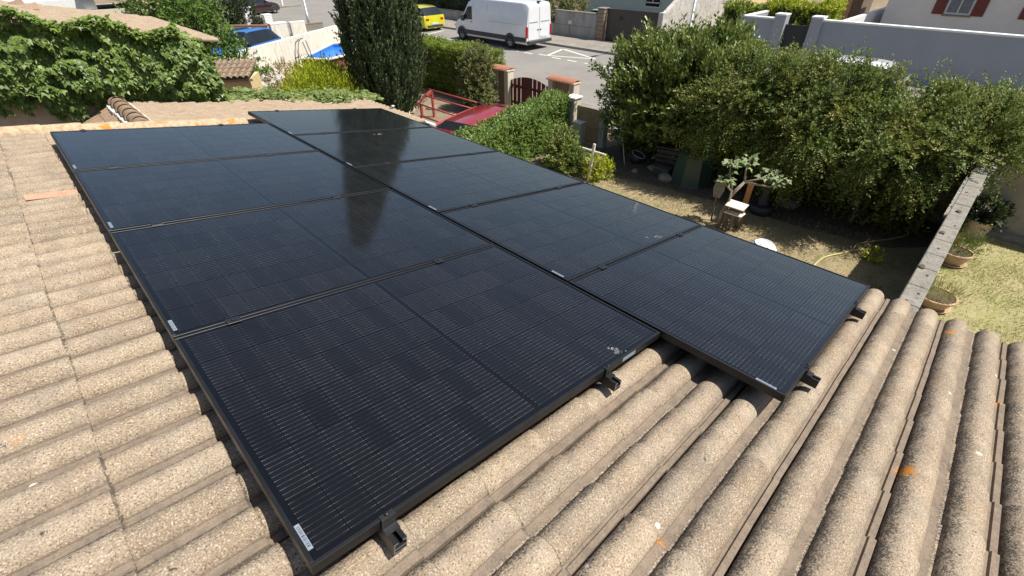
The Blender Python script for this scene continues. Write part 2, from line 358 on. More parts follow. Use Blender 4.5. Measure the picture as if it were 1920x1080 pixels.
def inst(name, me, parent, loc=(0, 0, 0), rot=(0, 0, 0)):
    o = bpy.data.objects.new(name, me); COL.objects.link(o); o.parent = parent; o.location = loc; o.rotation_euler = rot; return o
def fast(name, V, F, mt, tint=None, parent=None, world=True):
    """mesh from numpy arrays, all faces with the same corner count"""
    V = np.asarray(V, np.float32); F = np.asarray(F, np.int32)
    if parent is not None and world: V = V - np.array(parent.matrix_world.translation, np.float32)
    me = bpy.data.meshes.new(name); k = F.shape[1]
    me.vertices.add(len(V)); me.vertices.foreach_set('co', V.ravel())
    me.loops.add(F.size); me.loops.foreach_set('vertex_index', F.ravel())
    me.polygons.add(len(F)); me.polygons.foreach_set('loop_start', np.arange(0, F.size, k, dtype=np.int32))
    me.polygons.foreach_set('loop_total', np.full(len(F), k, np.int32))
    me.update(calc_edges=True)
    if tint is not None:
        a = me.attributes.new('tint', 'FLOAT', 'POINT'); a.data.foreach_set('value', np.asarray(tint, np.float32))
    me.materials.append(mt)
    o = bpy.data.objects.new(name, me); COL.objects.link(o)
    if parent is not None: o.parent = parent
    return o
def unit(v): return v / np.maximum(np.linalg.norm(v, axis=1, keepdims=True), 1e-9)
def leaves(P, D, NRM, L, Wd, tint, fold=0.18, lobed=False):
    """leaf blades: base point P, direction D, face normal NRM, length L, width Wd (numpy)"""
    D = unit(D); side = unit(np.cross(D, NRM)); nn = np.cross(side, D)
    n = len(P); L = L[:, None]; Wd = Wd[:, None]
    if not lobed:
        prof = [(0, 0, 0), (0.45, 0.5, fold), (1, 0, 0), (0.45, -0.5, fold)]
        faces = [(0, 1, 2), (0, 2, 3)]
    else:
        prof = [(0, 0, 0.05), (-0.12, 0.34, 0), (0.28, 0.56, -0.06), (0.42, 0.26, 0.05), (1.0, 0, -0.12), (0.42, -0.26, 0.05), (0.28, -0.56, -0.06), (-0.12, -0.34, 0)]
        faces = [(0, 1, 2), (0, 2, 3), (0, 3, 4), (0, 4, 5), (0, 5, 6), (0, 6, 7)]
    vs = np.stack([P + D * L * a + side * Wd * b + nn * Wd * c for a, b, c in prof], 1)
    k = len(prof)
    F = (np.arange(n)[:, None, None] * k + np.array(faces)[None]).reshape(-1, 3)
    return vs.reshape(-1, 3), F, np.repeat(tint, k)
def shoots(P, D, n_leaf, length, leaf_len, leaf_w, up=0.3, spread=0.9, droop=0.0, seed=0, tint_lo=0.0, fold=0.18):
    """leafy shoots starting at P towards D"""
    rg = np.random.default_rng(seed); n = len(P)
    D = unit(D + rg.normal(0, 0.25, (n, 3)))
    T = np.tile(np.linspace(0.08, 1, n_leaf), (n, 1)) + rg.normal(0, 0.04, (n, n_leaf))
    ln = length * rg.uniform(0.6, 1.3, n)
    base = P[:, None] + D[:, None] * (T * ln[:, None])[..., None]
    base[..., 2] -= droop * (T ** 2) * ln[:, None]
    base = base.reshape(-1, 3) + rg.normal(0, 0.012, (n * n_leaf, 3)); DD = np.repeat(D, n_leaf, 0)
    rd = rg.normal(0, 1, (n * n_leaf, 3)); sidev = unit(np.cross(DD, rd))
    ld = unit(DD * 0.55 + sidev * spread + np.array([0, 0, up]))
    nr = unit(np.array([0, 0, 1.0]) + 0.55 * DD + rg.normal(0, 0.45, (n * n_leaf, 3)))
    tnt = np.clip(np.repeat(rg.uniform(tint_lo, 1, n), n_leaf) * 0.6 + rg.uniform(0, 0.5, n * n_leaf), 0, 1)
    sz = rg.uniform(0.65, 1.25, n * n_leaf)
    return leaves(base, ld, nr, leaf_len * sz, leaf_w * sz, tnt, fold)
def in_ellipsoids(els, n, seed=0, shell=0.22, lo=0.25, lump=0.16, clump=0.0):
    """points in the outer part of a set of overlapping ellipsoids, with outward directions"""
    rg = np.random.default_rng(seed); els = np.array(els, float)
    wgt = (els[:, 3] * els[:, 4] + els[:, 4] * els[:, 5] + els[:, 3] * els[:, 5]); wgt /= wgt.sum()
    k = rg.choice(len(els), n, p=wgt)
    u = unit(rg.normal(0, 1, (n, 3)))
    if clump > 0:                                    # gather the shoots into separate boughs
        nc = max(12, int(clump)); cu = unit(rg.normal(0, 1, (nc, 3))); ci = rg.integers(0, nc, n)
        u = unit(cu[ci] + rg.normal(0, 0.145, (n, 3))); bough = rg.uniform(0.66, 1.18, nc)[ci]
    else: bough = 1.0
    ph = rg.uniform(0, 6.28, (3,)); wob = np.sin(u[:, 0] * 7 + ph[0] + k) * np.sin(u[:, 1] * 6 + ph[1]) + np.sin(u[:, 2] * 8 + ph[2] + k * 2)
    r = np.clip(1 - np.abs(rg.normal(0, shell, n)), lo, 1) * (1 + lump * 0.5 * wob)
    P = els[k, :3] + u * els[k, 3:6] * (r * bough)[:, None]
    return P, unit(u / els[k, 3:6])
def merge(parts):
    V = []; F = []; T = []; o = 0
    for v, f, t_ in parts: V.append(v); F.append(f + o); T.append(t_); o += len(v)
    return np.concatenate(V), np.concatenate(F), np.concatenate(T)
def limbs(base, tips, r0, name, parent, mt='bark', wob=0.06, trunk_h=None):
    """tapered trunk with limbs to each tip as one mesh"""
    mb = MB(); rg = random.Random(len(tips)); b0 = Vector(base)
    fork = b0 + Vector((0, 0, trunk_h if trunk_h else 0.3))
    mb.tube([b0, (b0 + fork) / 2 + Vector((rg.uniform(-wob, wob), rg.uniform(-wob, wob), 0)), fork], [r0, r0 * 0.85, r0 * 0.7], 8)
    for tp in tips:
        tp = Vector(tp); a = fork.lerp(tp, 0.4) + Vector((rg.uniform(-wob, wob), rg.uniform(-wob, wob), wob)) * 2; c = fork.lerp(tp, 0.75) + Vector((rg.uniform(-wob, wob), rg.uniform(-wob, wob), 0)) * 2
        mb.tube([fork - Vector((0, 0, 0.05)), a, c, tp], [r0 * 0.6, r0 * 0.42, r0 * 0.25, r0 * 0.08], 6)
    return mb.build(name, M[mt], parent, world=True)
def structure(name, mb, mt, **kw):
    o = mb.build(name, mt); o['kind'] = 'structure'; return o

# ================================================================== SETTING: ground, lawns, road
def ground_mat(name, cols, sc=0.9, bd=0.02):
    m, t, b = new_mat(name); p = wpos(t)
    c = mixc(t, ramp(t, noise(t, p, sc, 5, 0.65), 0.38, 0.64), cols[0], cols[1])
    c = mixc(t, ramp(t, noise(t, p, sc * 3.1, 5, 0.7), 0.50, 0.70), c, cols[2])
    c = mixc(t, ramp(t, noise(t, p, 38, 3, 0.6), 0.50, 0.75), c, tuple(x * 0.6 for x in cols[0]))
    t.links.new(c, b.inputs['Base Color']); b.inputs['Roughness'].default_value = 0.97; b.inputs['Specular IOR Level'].default_value = 0.1
    bump(t, b, noise(t, p, 45, 4, 0.7), bd); return m
M['ground'] = ground_mat('dry_earth', ((0.24, 0.18, 0.12), (0.30, 0.235, 0.16), (0.19, 0.16, 0.09)), 0.5)
M['lawn'] = ground_mat('parched_lawn', ((0.38, 0.305, 0.18), (0.28, 0.225, 0.13), (0.20, 0.185, 0.085)), 0.8)
M['lawn2'] = ground_mat('half_green_lawn', ((0.40, 0.35, 0.18), (0.31, 0.30, 0.13), (0.46, 0.385, 0.23)), 1.1)
def asphalt_mat():
    m, t, b = new_mat('asphalt'); p = wpos(t)
    c = mixc(t, ramp(t, noise(t, p, 0.35, 5, 0.65), 0.40, 0.62), (0.225, 0.208, 0.183), (0.18, 0.168, 0.15))
    c = mixc(t, ramp(t, noise(t, p, 1.4, 6, 0.75), 0.58, 0.70), c, (0.115, 0.108, 0.10))
    c = mixc(t, ramp(t, noise(t, p, 60, 2, 0.5), 0.45, 0.7), c, (0.26, 0.24, 0.215))
    t.links.new(c, b.inputs['Base Color']); b.inputs['Roughness'].default_value = 0.9
    bump(t, b, noise(t, p, 90, 3, 0.6), 0.004); return m
M['asphalt'] = asphalt_mat()
M['paving'] = ground_mat('sandy_tarmac_pavement', ((0.27, 0.245, 0.21), (0.22, 0.20, 0.175), (0.36, 0.31, 0.235)), 0.7, 0.006)
M['kerb'] = simple('grey_kerb', (0.30, 0.29, 0.27), (0.22, 0.21, 0.2), 6, 0.9)

def sheet(name, poly, z, mt, parent=None):
    mb = MB(); mb.add([(x, y, z) for x, y in poly], [tuple(range(len(poly)))])
    if parent: return mb.build(name, M[mt], parent)
    return structure(name, mb, M[mt])
def rect(x0, y0, x1, y1): return [(x0, y0), (x1, y0), (x1, y1), (x0, y1)]
sheet('ground', rect(-400, -400, 500, 600), 0.0, 'ground')
sheet('lawn', [(4.0, -0.78), (11.6, -0.78), (11.4, 1.2), (10.7, 3.4), (10.3, 5.9), (8.9, 6.6), (4.0, 6.6)], 0.006, 'lawn')
sheet('neighbour_lawn', rect(4.0, -9.0, 13.1, -0.97), 0.008, 'lawn2')
sheet('soil_bed', [(11.6, -0.76), (12.94, -0.76), (12.94, 7.2), (11.3, 7.2), (9.9, 6.3), (10.3, 5.0), (10.55, 3.4), (10.7, 1.2), (11.0, -0.2)], 0.010, 'soil')
road = sheet('road', [(14.9, -80), (23.7, -80), (23.7, 47.5), (60, 47.5), (60, 62), (-10, 62), (-10, 38.5), (11.5, 38.5), (14.9, 34)], 0.010, 'asphalt')
# kerbed pavements
def kerbed(name, x0, x1, y0, y1, kx):
    mb = MB(); mb.box((x0, y0, 0.0), (x1, y1, 0.125)); o = structure(name, mb, M['paving'])
    k = MB()
    if kx is not None:
        ys = y0
        while ys < y1:
            ye = min(ys + 1.0, y1); k.box((kx - 0.075, ys + 0.006, 0.0), (kx + 0.075, ye - 0.006, 0.137), 0.012); ys = ye
        k.build('kerb', M['kerb'], o, kind='stuff')
    return o
kerbed('pavement', 23.85, 26.45, -60, 47.3, 23.775)
kerbed('pavement', 12.95, 14.7, -60, 33.0, 14.775)
island = kerbed('pavement', 19.3, 23.4, 53.2, 61.0, None)
mk = []
def mark(pts):
    mb = MB(); mb.add([(x, y, 0.0145) for x, y in pts], [tuple(range(len(pts)))]); mk.append(mb.build('road_marking', M['marking'], road))
def bar(a, b_, wd=0.13):
    a = Vector(a); b_ = Vector(b_); d = (b_ - a).normalized(); n_ = Vector((-d.y, d.x)) * wd / 2
    mark([tuple(a - n_), tuple(b_ - n_), tuple(b_ + n_), tuple(a + n_)])
for yc in (20.4, 19.34, 17.28, 16.2, 15.07, 13.9, 12.7): bar((20.96, yc - 0.31), (20.96, yc + 0.31), 0.13)
bar((21.14, 18.72), (21.14, 18.15), 0.13); bar((21.14, 18.1), (23.15, 18.72), 0.15)
bar((23.2, 18.66), (22.24, 15.72), 0.15); bar((21.2, 18.05), (22.2, 15.6), 0.14)
bar((20.8, 28.9), (23.0, 29.6), 0.13); bar((20.96, 24.5), (20.96, 28.6), 0.11)
bar((16.5, 52.0), (21.2, 59.0), 0.14)

# ================================================================== OWN HOUSE WITH THE TILED ROOF
Z0 = 3.8
ROOFROT = (0, A, 0)
CREST, BH, THK, STEP = -0.095, 0.047, 0.014, 0.018
PAN = CREST - BH - STEP
def rw(p, q, n):                                     # point on the roof (down the slope, along the eave, above the plane)
    return Vector((p * math.cos(A) + n * math.sin(A), q, Z0 - p * math.sin(A) + n * math.cos(A)))
def tile_profile(lo=False):
    pts = [(0.004, -0.012)]
    def barrel(c):
        out = []
        for s_ in (-1, -0.93, -0.78, -0.55, -0.28, 0, 0.28, 0.55, 0.78, 0.93, 1):
            out.append((c + 0.0555 * s_, BH * (1 - abs(s_) ** 2.1) ** 0.62))
        return out
    pts += barrel(0.060) + [(0.135, -0.003)] + barrel(0.210) + [(0.275, -0.001), (0.279, 0.009), (0.2985, 0.0095), (0.2995, -0.012)]
    return pts
def tile_arrays():
    pr = tile_profile(); n = len(pr); V = []; F = []; T = []; B_ = []
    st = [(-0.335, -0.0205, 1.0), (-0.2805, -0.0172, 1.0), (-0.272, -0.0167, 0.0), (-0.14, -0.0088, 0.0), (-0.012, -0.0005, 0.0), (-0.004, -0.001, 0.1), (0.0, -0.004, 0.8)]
    mid = 0.5 * (pr[0][0] + pr[-1][0])
    for x, dz, jt in st:
        for t_, z in pr:
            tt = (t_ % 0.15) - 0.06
            flank = 0.85 * min(1.0, max(0.0, (-tt - 0.004) / 0.034)) if tt < 0 else 0.0        # moss and painted-in shade on the side away from the sun
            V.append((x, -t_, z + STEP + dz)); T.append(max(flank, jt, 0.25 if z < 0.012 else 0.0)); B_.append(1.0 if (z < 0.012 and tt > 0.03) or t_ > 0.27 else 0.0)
    for i in range(len(st) - 1):
        for k in range(n - 1): F.append((i * n + k, i * n + k + 1, (i + 1) * n + k + 1, (i + 1) * n + k))
    o = len(V)
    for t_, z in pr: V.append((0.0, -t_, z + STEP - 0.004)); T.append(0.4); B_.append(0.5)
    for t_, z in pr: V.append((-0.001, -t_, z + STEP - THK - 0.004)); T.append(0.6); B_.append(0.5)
    for k in range(n - 1): F.append((o + k, o + k + 1, o + n + k + 1, o + n + k))
    F = [f[::-1] for f in F]
    return np.array(V), np.array(F), np.stack([np.array(T), np.array(B_)], 1)
tV, tF, tT = tile_arrays()
def tile_mesh(name, V, F, T, mt):
    me = bpy.data.meshes.new(name); me.from_pydata([tuple(v) for v in V], [], [tuple(map(int, f)) for f in F])
    T = np.asarray(T, np.float32)
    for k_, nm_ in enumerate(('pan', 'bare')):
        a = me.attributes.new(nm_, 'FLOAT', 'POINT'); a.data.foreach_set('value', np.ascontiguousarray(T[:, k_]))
    nfront = len(tile_profile()) - 1
    sm = np.ones(len(F), bool)
    sm[[i for i in range(len(F)) if (i % (len(tF))) >= len(tF) - nfront]] = False
    me.polygons.foreach_set('use_smooth', sm)
    try: me.set_sharp_from_angle(angle=R(50))
    except Exception: pass
    me.materials.append(mt); me.update(); return me
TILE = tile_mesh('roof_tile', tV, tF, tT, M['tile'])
house = thing('house', 'low house under a sandy barrel-tiled roof that carries the black solar panels', 'house', (1.2, 1.5, 0))
HP = Vector((1.2, 1.5, 0))
rowsP = [3.62 - 0.28 * k for k in range(-0, 21)]
W_, H_, G_ = 1.6657, 1.134, 0.02
DQ = -0.5619
def under_panels(p0, p1, q0, q1):
    """tile wholly hidden below the array"""
    a = p0 > 0.10 and p1 < W_ + G_ and q0 > 0.12 and q1 < 4.58
    b_ = p0 > W_ + 0.1 and p1 < 2 * W_ + G_ - 0.02 and q0 > DQ + 0.15 and q1 < 5.1
    c = p0 > 0.1 and p1 < 2 * W_ and q0 > 0.15 and q1 < 4.5
    return a or b_ or c
sV = []; sF = []; sT = []; off = 0
rj = random.Random(3)
for k, pe in enumerate(rowsP):
    for j in range(-11, 17):
        ql = 0.21 + 0.30 * j + 0.15 * 0
        if ql > 5.2: continue
        q0, q1 = ql - 0.30, ql
        vis = (pe > -0.62 and q0 > -1.75 and not under_panels(pe - 0.28, pe, q0, q1))
        dx, dz, rz = rj.uniform(-0.006, 0.006), rj.uniform(-0.0016, 0.0024), rj.uniform(-0.010, 0.010)
        if vis:
            o = inst('roof_tile', TILE, house)
            o.location = rw(pe + dx, ql, PAN + dz) - HP; o.rotation_euler = (0, A, 0)
            o.rotation_euler = (Matrix.Rotation(A, 3, 'Y') @ Matrix.Rotation(rz, 3, 'Z')).to_euler()
        else:
            c, s_ = math.cos(A), math.sin(A)
            P = tV.copy(); X = P[:, 0] + pe; Y = P[:, 1] + ql; Zn = P[:, 2] + PAN
            Q = np.stack([X * c + Zn * s_ - HP.x, Y - HP.y, Z0 - X * s_ + Zn * c], 1)
            sV.append(Q); sF.append(tF + off); sT.append(tT); off += len(tV)
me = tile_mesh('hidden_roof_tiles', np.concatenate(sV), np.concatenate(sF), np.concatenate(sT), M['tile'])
o = bpy.data.objects.new('hidden_roof_tiles', me); COL.objects.link(o); o.parent = house; o['kind'] = 'stuff'
# verge tiles along the far edge: half-round caps, one per course
def verge_piece():
    mb = MB(); n = 11; vs = []; fs = []
    for x, r in ((-0.30, 0.088), (-0.02, 0.097), (0.0, 0.094)):
        for i in range(n):
            th = math.pi * i / (n - 1); vs.append((x, -r * math.cos(th), r * math.sin(th) * 0.8))
    for j in range(2):
        for i in range(n - 1): fs.append((j * n + i, (j + 1) * n + i, (j + 1) * n + i + 1, j * n + i + 1))
    mb.add(vs, fs, True)
    f2 = [(0.0, -0.094 * math.cos(math.pi * i / (n - 1)), 0.075 * math.sin(math.pi * i / (n - 1))) for i in range(n)]
    f3 = [(0.0, -0.078 * math.cos(math.pi * i / (n - 1)), 0.060 * math.sin(math.pi * i / (n - 1))) for i in range(n)]
    mb.add(f2 + f3, [(i, i + 1, n + i + 1, n + i) for i in range(n - 1)])
    mb.box((-0.30, 0.075, -0.16), (-0.004, 0.093, 0.0)); return mb.mesh('verge_tile', M['verge'])
VERGE = verge_piece()
for k, pe in enumerate(rowsP[:18]):
    o = inst('verge_tile', VERGE, house, rw(pe, 5.24, CREST - 0.062 + rj.uniform(-.004, .004)) - HP)
    o.rotation_euler = (Matrix.Rotation(A, 3, 'Y') @ Matrix.Rotation(rj.uniform(-.012, .012), 3, 'Z') @ Matrix.Rotation(-0.02, 3, 'Y')).to_euler()
# an odd reddish repair piece in one barrel left of the panels
mb = MB(); n = 9
vs = []
for x in (-0.27, -0.02):
    for i in range(n):
        th = math.pi * (0.22 + 0.30 * i / (n - 1)); vs.append((x, -0.058 * math.cos(th), 0.0585 * math.sin(th)))
mb.add(vs, [(i, n + i, n + i + 1, i + 1) for i in range(n - 1)], True)
o = mb.build('repair_tile', M['rust_tile'], house, label='reddish repair tile left of the second panel row')
o.location = rw(0.0, 3.315, PAN + 0.016) - HP; o.rotation_euler = ROOFROT
# deck, walls, fascia, gutter below the eave
mb = MB(); c, s_ = math.cos(A), math.sin(A)
def slab(p0, p1, q0, q1, n0, n1):
    vs = [rw(p, q, n) - HP for n in (n0, n1) for p, q in ((p0, q0), (p1, q0), (p1, q1), (p0, q1))]
    return vs, [(3, 2, 1, 0), (4, 5, 6, 7), (0, 1, 5, 4), (1, 2, 6, 5), (2, 3, 7, 6), (3, 0, 4, 7)]
mb.add(*slab(-2.3, 3.5, -3.35, 5.30, -0.26, -0.205)); mb.build('roof_deck', M['black'], house)
mb = MB(); mb.box((-2.2 - HP.x, -3.25 - HP.y, 0), (3.2 - HP.x, 5.3 - HP.y, 2.86)); mb.build('wall', M['cream'], house)
mb = MB(); mb.add(*slab(3.50, 3.53, -3.35, 5.30, -0.40, -0.19)); mb.build('fascia', M['cream'], house)

# ================================================================== SOLAR ARRAY
FR = 0.035
def frame_mesh():
    mb = MB(); lip, th = 0.011, 0.0
    for a, b_ in (((0, 0), (W_, lip)), ((0, H_ - lip), (W_, H_)), ((0, lip), (lip, H_ - lip)), ((W_ - lip, lip), (W_, H_ - lip))):
        mb.box((a[0], a[1], -FR), (b_[0], b_[1], 0.0), 0.0008)
    return mb.mesh('frame', M['frame'])
FRAME = frame_mesh()
mb = MB(); mb.box((0.0105, 0.0105, -0.012), (W_ - 0.0105, H_ - 0.0105, -0.0032)); BACK = mb.mesh('backsheet', M['backsheet'])
cw, ch = (W_ - 0.022 - 0.030 - 0.016) / 18, (H_ - 0.022 - 0.026) / 6
mb = MB(); a_, b_ = cw / 2 - 0.0011, ch / 2 - 0.0011; k_ = 0.006
mb.add([(-a_ + k_, -b_, 0), (a_ - k_, -b_, 0), (a_, -b_ + k_, 0), (a_, b_ - k_, 0), (a_ - k_, b_, 0), (-a_ + k_, b_, 0), (-a_, b_ - k_, 0), (-a_, -b_ + k_, 0)], [tuple(range(8))])
CELL = mb.mesh('solar_cell', M['cell'])
mb = MB(); mb.box((-0.0065, -0.042, 0), (0.0065, 0.042, 0.0006)); STICK = mb.mesh('barcode_sticker', M['sticker'])
plab = [
 'nearest black panel, with a bird dropping by the corner of its front edge',
 'panel of the left column just behind the nearest one',
 'third panel back in the left column, beside the reddish repair tile',
 'rearmost panel of the left column, along the orange-lichened verge tiles',
 'front panel of the right column, its corner jutting out over the bare barrel tiles',
 'second panel from the front in the right column, above the dry lawn',
 'middle panel of the right column, beside the clipped green hedge',
 'fourth panel back in the right column, mirroring the lower part of the dark cypress',
 'farthest solar panel, at the top of the right column below the cypress']
spots = [(0, i * (H_ + G_) - (G_ / 2 if i else 0)) for i in range(4)] + [(W_ + G_, DQ + i * (H_ + G_) - (G_ / 2 if i else 0)) for i in range(5)]
panels = []
for k, (pp, qq) in enumerate(spots):
    pn = thing('solar_panel', plab[k], 'solar panel', rw(pp, qq, 0), ROOFROT, 'solar panels in two columns on the tiled roof')
    panels.append(pn)
    inst('frame', FRAME, pn); inst('backsheet', BACK, pn)
    for i in range(18):
        x = 0.011 + 0.015 + (i + 0.5) * cw + (0.016 if i >= 9 else 0)
        for j in range(6): inst('solar_cell', CELL, pn, (x, 0.011 + 0.013 + (j + 0.5) * ch, -0.0024))
    inst('barcode_sticker', STICK, pn, (0.0185, 0.085, -0.0019))
def splat(pn, x, y, r, seed):
    rg = random.Random(seed); mb = MB()
    for i in range(16):
        a = rg.uniform(0, 6.28); d = abs(rg.gauss(0, r * 0.6)); cx, cy = x + d * math.cos(a), y + d * math.sin(a); rr = rg.uniform(0.08, 0.3) * r; m_ = 7
        mb.add([(cx + rr * rg.uniform(.6, 1.2) * math.cos(6.28 * q / m_), cy + rr * rg.uniform(.6, 1.2) * math.sin(6.28 * q / m_), 0.0) for q in range(m_)], [tuple(range(m_))])
    o = mb.build('bird_dropping', M['dropping'], pn); o.location.z = -0.0014
splat(panels[0], 1.36, 0.045, 0.030, 1); splat(panels[7], 0.84, 0.98, 0.045, 2); splat(panels[5], 1.1, 0.06, 0.03, 3); splat(panels[5], 1.0, 0.10, 0.02, 4)
mb = MB(); mb.box((-0.05, -0.0006, -0.026), (0.05, 0.0, -0.006)); o = mb.build('frame_sticker', M['sticker'], panels[0]); o.location = (1.40, 0, 0)

# rails with clamps
RW, RH = 0.040, 0.040
def rail_mesh(L):
    mb = MB(); t_ = 0.004
    mb.box((-RW / 2, 0, -RH), (RW / 2, L, -RH + t_)); mb.box((-RW / 2, 0, -RH + t_), (-RW / 2 + t_, L, 0)); mb.box((RW / 2 - t_, 0, -RH + t_), (RW / 2, L, 0))
    mb.box((-RW / 2 + t_, 0.0, -t_), (-0.007, L, 0)); mb.box((0.007, 0.0, -t_), (RW / 2 - t_, L, 0))
    mb.box((-RW / 2 + t_, 0.001, -0.026), (RW / 2 - t_, L, -0.022)); return mb
def end_clamp_mesh():
    mb = MB()
    mb.box((-0.021, -0.004, 0.0005), (0.021, 0.011, 0.0045), 0.0008)
    mb.box((-0.021, -0.008, -FR + 0.006), (0.021, -0.0041, 0.0045), 0.0006)
    mb.box((-0.021, -0.030, -FR + 0.0005), (0.021, -0.0081, -FR + 0.006), 0.0006)
    return mb.mesh('end_clamp', M['black'])
def mid_clamp_mesh():
    mb = MB(); mb.box((-0.026, -0.020, 0.0008), (0.026, 0.020, 0.0042), 0.001); mb.box((-0.024, -0.007, -FR), (0.024, 0.007, 0.0008)); return mb.mesh('mid_clamp', M['black'])
mb = MB(); mb.lathe([(0.0, 0.006), (0.005, 0.0058), (0.0068, 0.004), (0.007, 0.0)], n=12); BOLT = mb.mesh('bolt', M['frame'])
ENDC, MIDC = end_clamp_mesh(), mid_clamp_mesh()
rlab = ['mounting rail whose cut end shows under the nearest panel corner', 'mounting rail poking out below the bird dropping on the nearest panel',
        'mounting rail end beside the jutting front corner of the right column', 'mounting rail end nearest the garden wall at the eave']
for k, (p, q0, q1, base) in enumerate(((0.205, -0.062, 4.64, 0), (1.235, -0.062, 4.64, 0), (2.0, DQ - 0.062, 5.25, DQ), (2.97, DQ - 0.062, 5.25, DQ))):
    rl = thing('mounting_rail', rlab[k], 'rail', rw(p, q0, -FR), ROOFROT, 'rails under the solar panels')
    L = q1 - q0
    rail_mesh(L).build('rail', M['frame'], rl)
    mb = MB(); t_ = 0.004
    for a, b2 in (((-RW / 2, -RH), (RW / 2, -RH + t_)), ((-RW / 2, -RH + t_), (-RW / 2 + t_, 0)), ((RW / 2 - t_, -RH + t_), (RW / 2, 0)), ((-RW / 2 + t_, -t_), (-0.007, 0)), ((0.007, -t_), (RW / 2 - t_, 0)), ((-RW / 2 + t_, -0.026), (RW / 2 - t_, -0.022))):
        mb.box((a[0], -0.0012, a[1]), (b2[0], -0.0002, b2[1]))
    mb.build('cut_end', M['alu'], rl)
    ec = inst('end_clamp', ENDC, rl, (0, base - q0, FR)); inst('bolt', BOLT, ec, (0, 0.0035, 0.0045))
    nrow = 4 if k < 2 else 5
    for i in range(1, nrow):
        mc = inst('mid_clamp', MIDC, rl, (0, base + i * (H_ + G_) - G_ - (-0.0) + 0.0005 - q0, FR)); inst('bolt', BOLT, mc, (0, 0, 0.0042))
    e2 = inst('end_clamp', ENDC, rl, (0, base + nrow * (H_ + G_) - 1.5 * G_ - q0, FR), (0, 0, math.pi)); inst('bolt', BOLT, e2, (0, 0.0035, 0.0045))

# ================================================================== LOWER NEIGHBOUR ROOF BEHIND THE VERGE
low = thing('neighbour_house', 'low tiled house behind the lichened verge, with a capped ridge and ivy along its back', 'house', (3.4, 8.2, 0)); LP = Vector((3.4, 8.2, 0))
def tiles_joined(name, parent, org, ax, rows, cols, mt, exposure=0.28, width=0.30, base=Vector((0, 0, 0)), keep=None):
    """real barrel tiles laid in courses on a plane, joined: ax = 3x3 matrix, columns down-slope, along, normal"""
    V = []; F = []; T = []; o = 0
    for r in range(rows):
        for c_ in range(cols):
            if keep and not keep(r, c_): continue
            P = tV.copy(); P[:, 0] += (r + 1) * exposure; P[:, 1] += (c_ + 1) * width
            P[:, 2] += rj.uniform(-0.002, 0.004)
            Q = P @ np.array(ax).T + np.array(org) - np.array(base)
            V.append(Q); F.append(tF + o); T.append(tT); o += len(tV)
    me = tile_mesh(name, np.concatenate(V), np.concatenate(F), np.concatenate(T), mt)
    ob = bpy.data.objects.new(name, me); COL.objects.link(ob); ob.parent = parent; ob['kind'] = 'stuff'; return ob
axp = np.array([[math.cos(A), 0, math.sin(A)], [0, 1, 0], [-math.sin(A), 0, math.cos(A)]])
NLOW = -0.82; PR = 1.22            # this roof lies almost a metre below the panels' plane
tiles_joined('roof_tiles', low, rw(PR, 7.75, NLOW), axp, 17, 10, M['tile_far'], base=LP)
B2 = R(25); ridge = rw(PR, 0, NLOW) 
axm = np.array([[-math.cos(B2), 0, -math.sin(B2)], [0, -1, 0], [-math.sin(B2), 0, math.cos(B2)]])
axm[:, 1] = (0, 1, 0); axm[:, 0] = (-math.cos(B2), 0, -math.sin(B2)); axm[:, 2] = (-math.sin(B2), 0, math.cos(B2))
tiles_joined('old_roof_tiles', low, Vector((ridge.x - 0.06, 7.69, ridge.z + 0.005)), axm, 10, 9, M['tile_old'], base=LP)
def ridge_piece():
    mb = MB(); n = 11; prof = ((-0.20, 0.108), (0.18, 0.128), (0.20, 0.130)); vs = []
    for y, r in prof:
        for i in range(n):
            th = math.pi * i / (n - 1); vs.append((-r * math.cos(th), -y, r * math.sin(th) * 0.85))
    fs = [(j * n + i, j * n + i + 1, (j + 1) * n + i + 1, (j + 1) * n + i) for j in range(2) for i in range(n - 1)]
    mb.add(vs, fs, True)
    e = [(-r * math.cos(math.pi * i / (n - 1)), -0.20, r * math.sin(math.pi * i / (n - 1)) * 0.85) for r in (0.13, 0.11) for i in range(n)]
    mb.add(e, [(i, i + 1, n + i + 1, n + i) for i in range(n - 1)]); return mb.mesh('ridge_tile', M['tile_old'])
RIDGE = ridge_piece()
for i in range(8):
    o = inst('ridge_tile', RIDGE, low, Vector((ridge.x - 0.02, 7.92 + i * 0.315, ridge.z + 0.055)) - LP, (R(-3), 0, rj.uniform(-.03, .03)))
rg = random.Random(4)
for sx in (-1, 1):
    mb = MB(); y = 7.75
    while y < 10.1:
        L = rg.uniform(0.06, 0.13); x = ridge.x - 0.02 + sx * rg.uniform(0.128, 0.142); wv = rg.uniform(0.02, 0.034); zz = ridge.z + 0.045 - 0.03 * abs(sx)
        mb.box((x - wv - LP.x, y - LP.y, zz - 0.03), (x + wv - LP.x, y + L - LP.y, zz + 0.03 + rg.uniform(-.01, .01)), 0.006); y += L * 0.93
    mb.build('mortar', M['mortar'], low)
mb = MB(); vs = [rw(p, q, n) - LP for n in (NLOW - 0.12, NLOW - 0.03) for p, q in ((PR, 7.72), (6.05, 7.72), (6.05, 10.75), (PR, 10.75))]
mb.add(vs, [(3, 2, 1, 0), (4, 5, 6, 7), (0, 1, 5, 4), (1, 2, 6, 5), (2, 3, 7, 6), (3, 0, 4, 7)]); mb.build('roof_deck', M['black'], low)
mb = MB(); mb.box((-1.6 - LP.x, 7.8 - LP.y, 0), (5.7 - LP.x, 10.2 - LP.y, 1.72)); mb.build('wall', M['rough_render'], low)
mb = MB(); e1 = rw(6.2, 0, NLOW - 0.03) - LP; mb.tube([(e1.x, 7.75 - LP.y, e1.z - 0.06), (e1.x, 10.7 - LP.y, e1.z - 0.06)], 0.055, 10); mb.build('gutter', M['galv'], low)
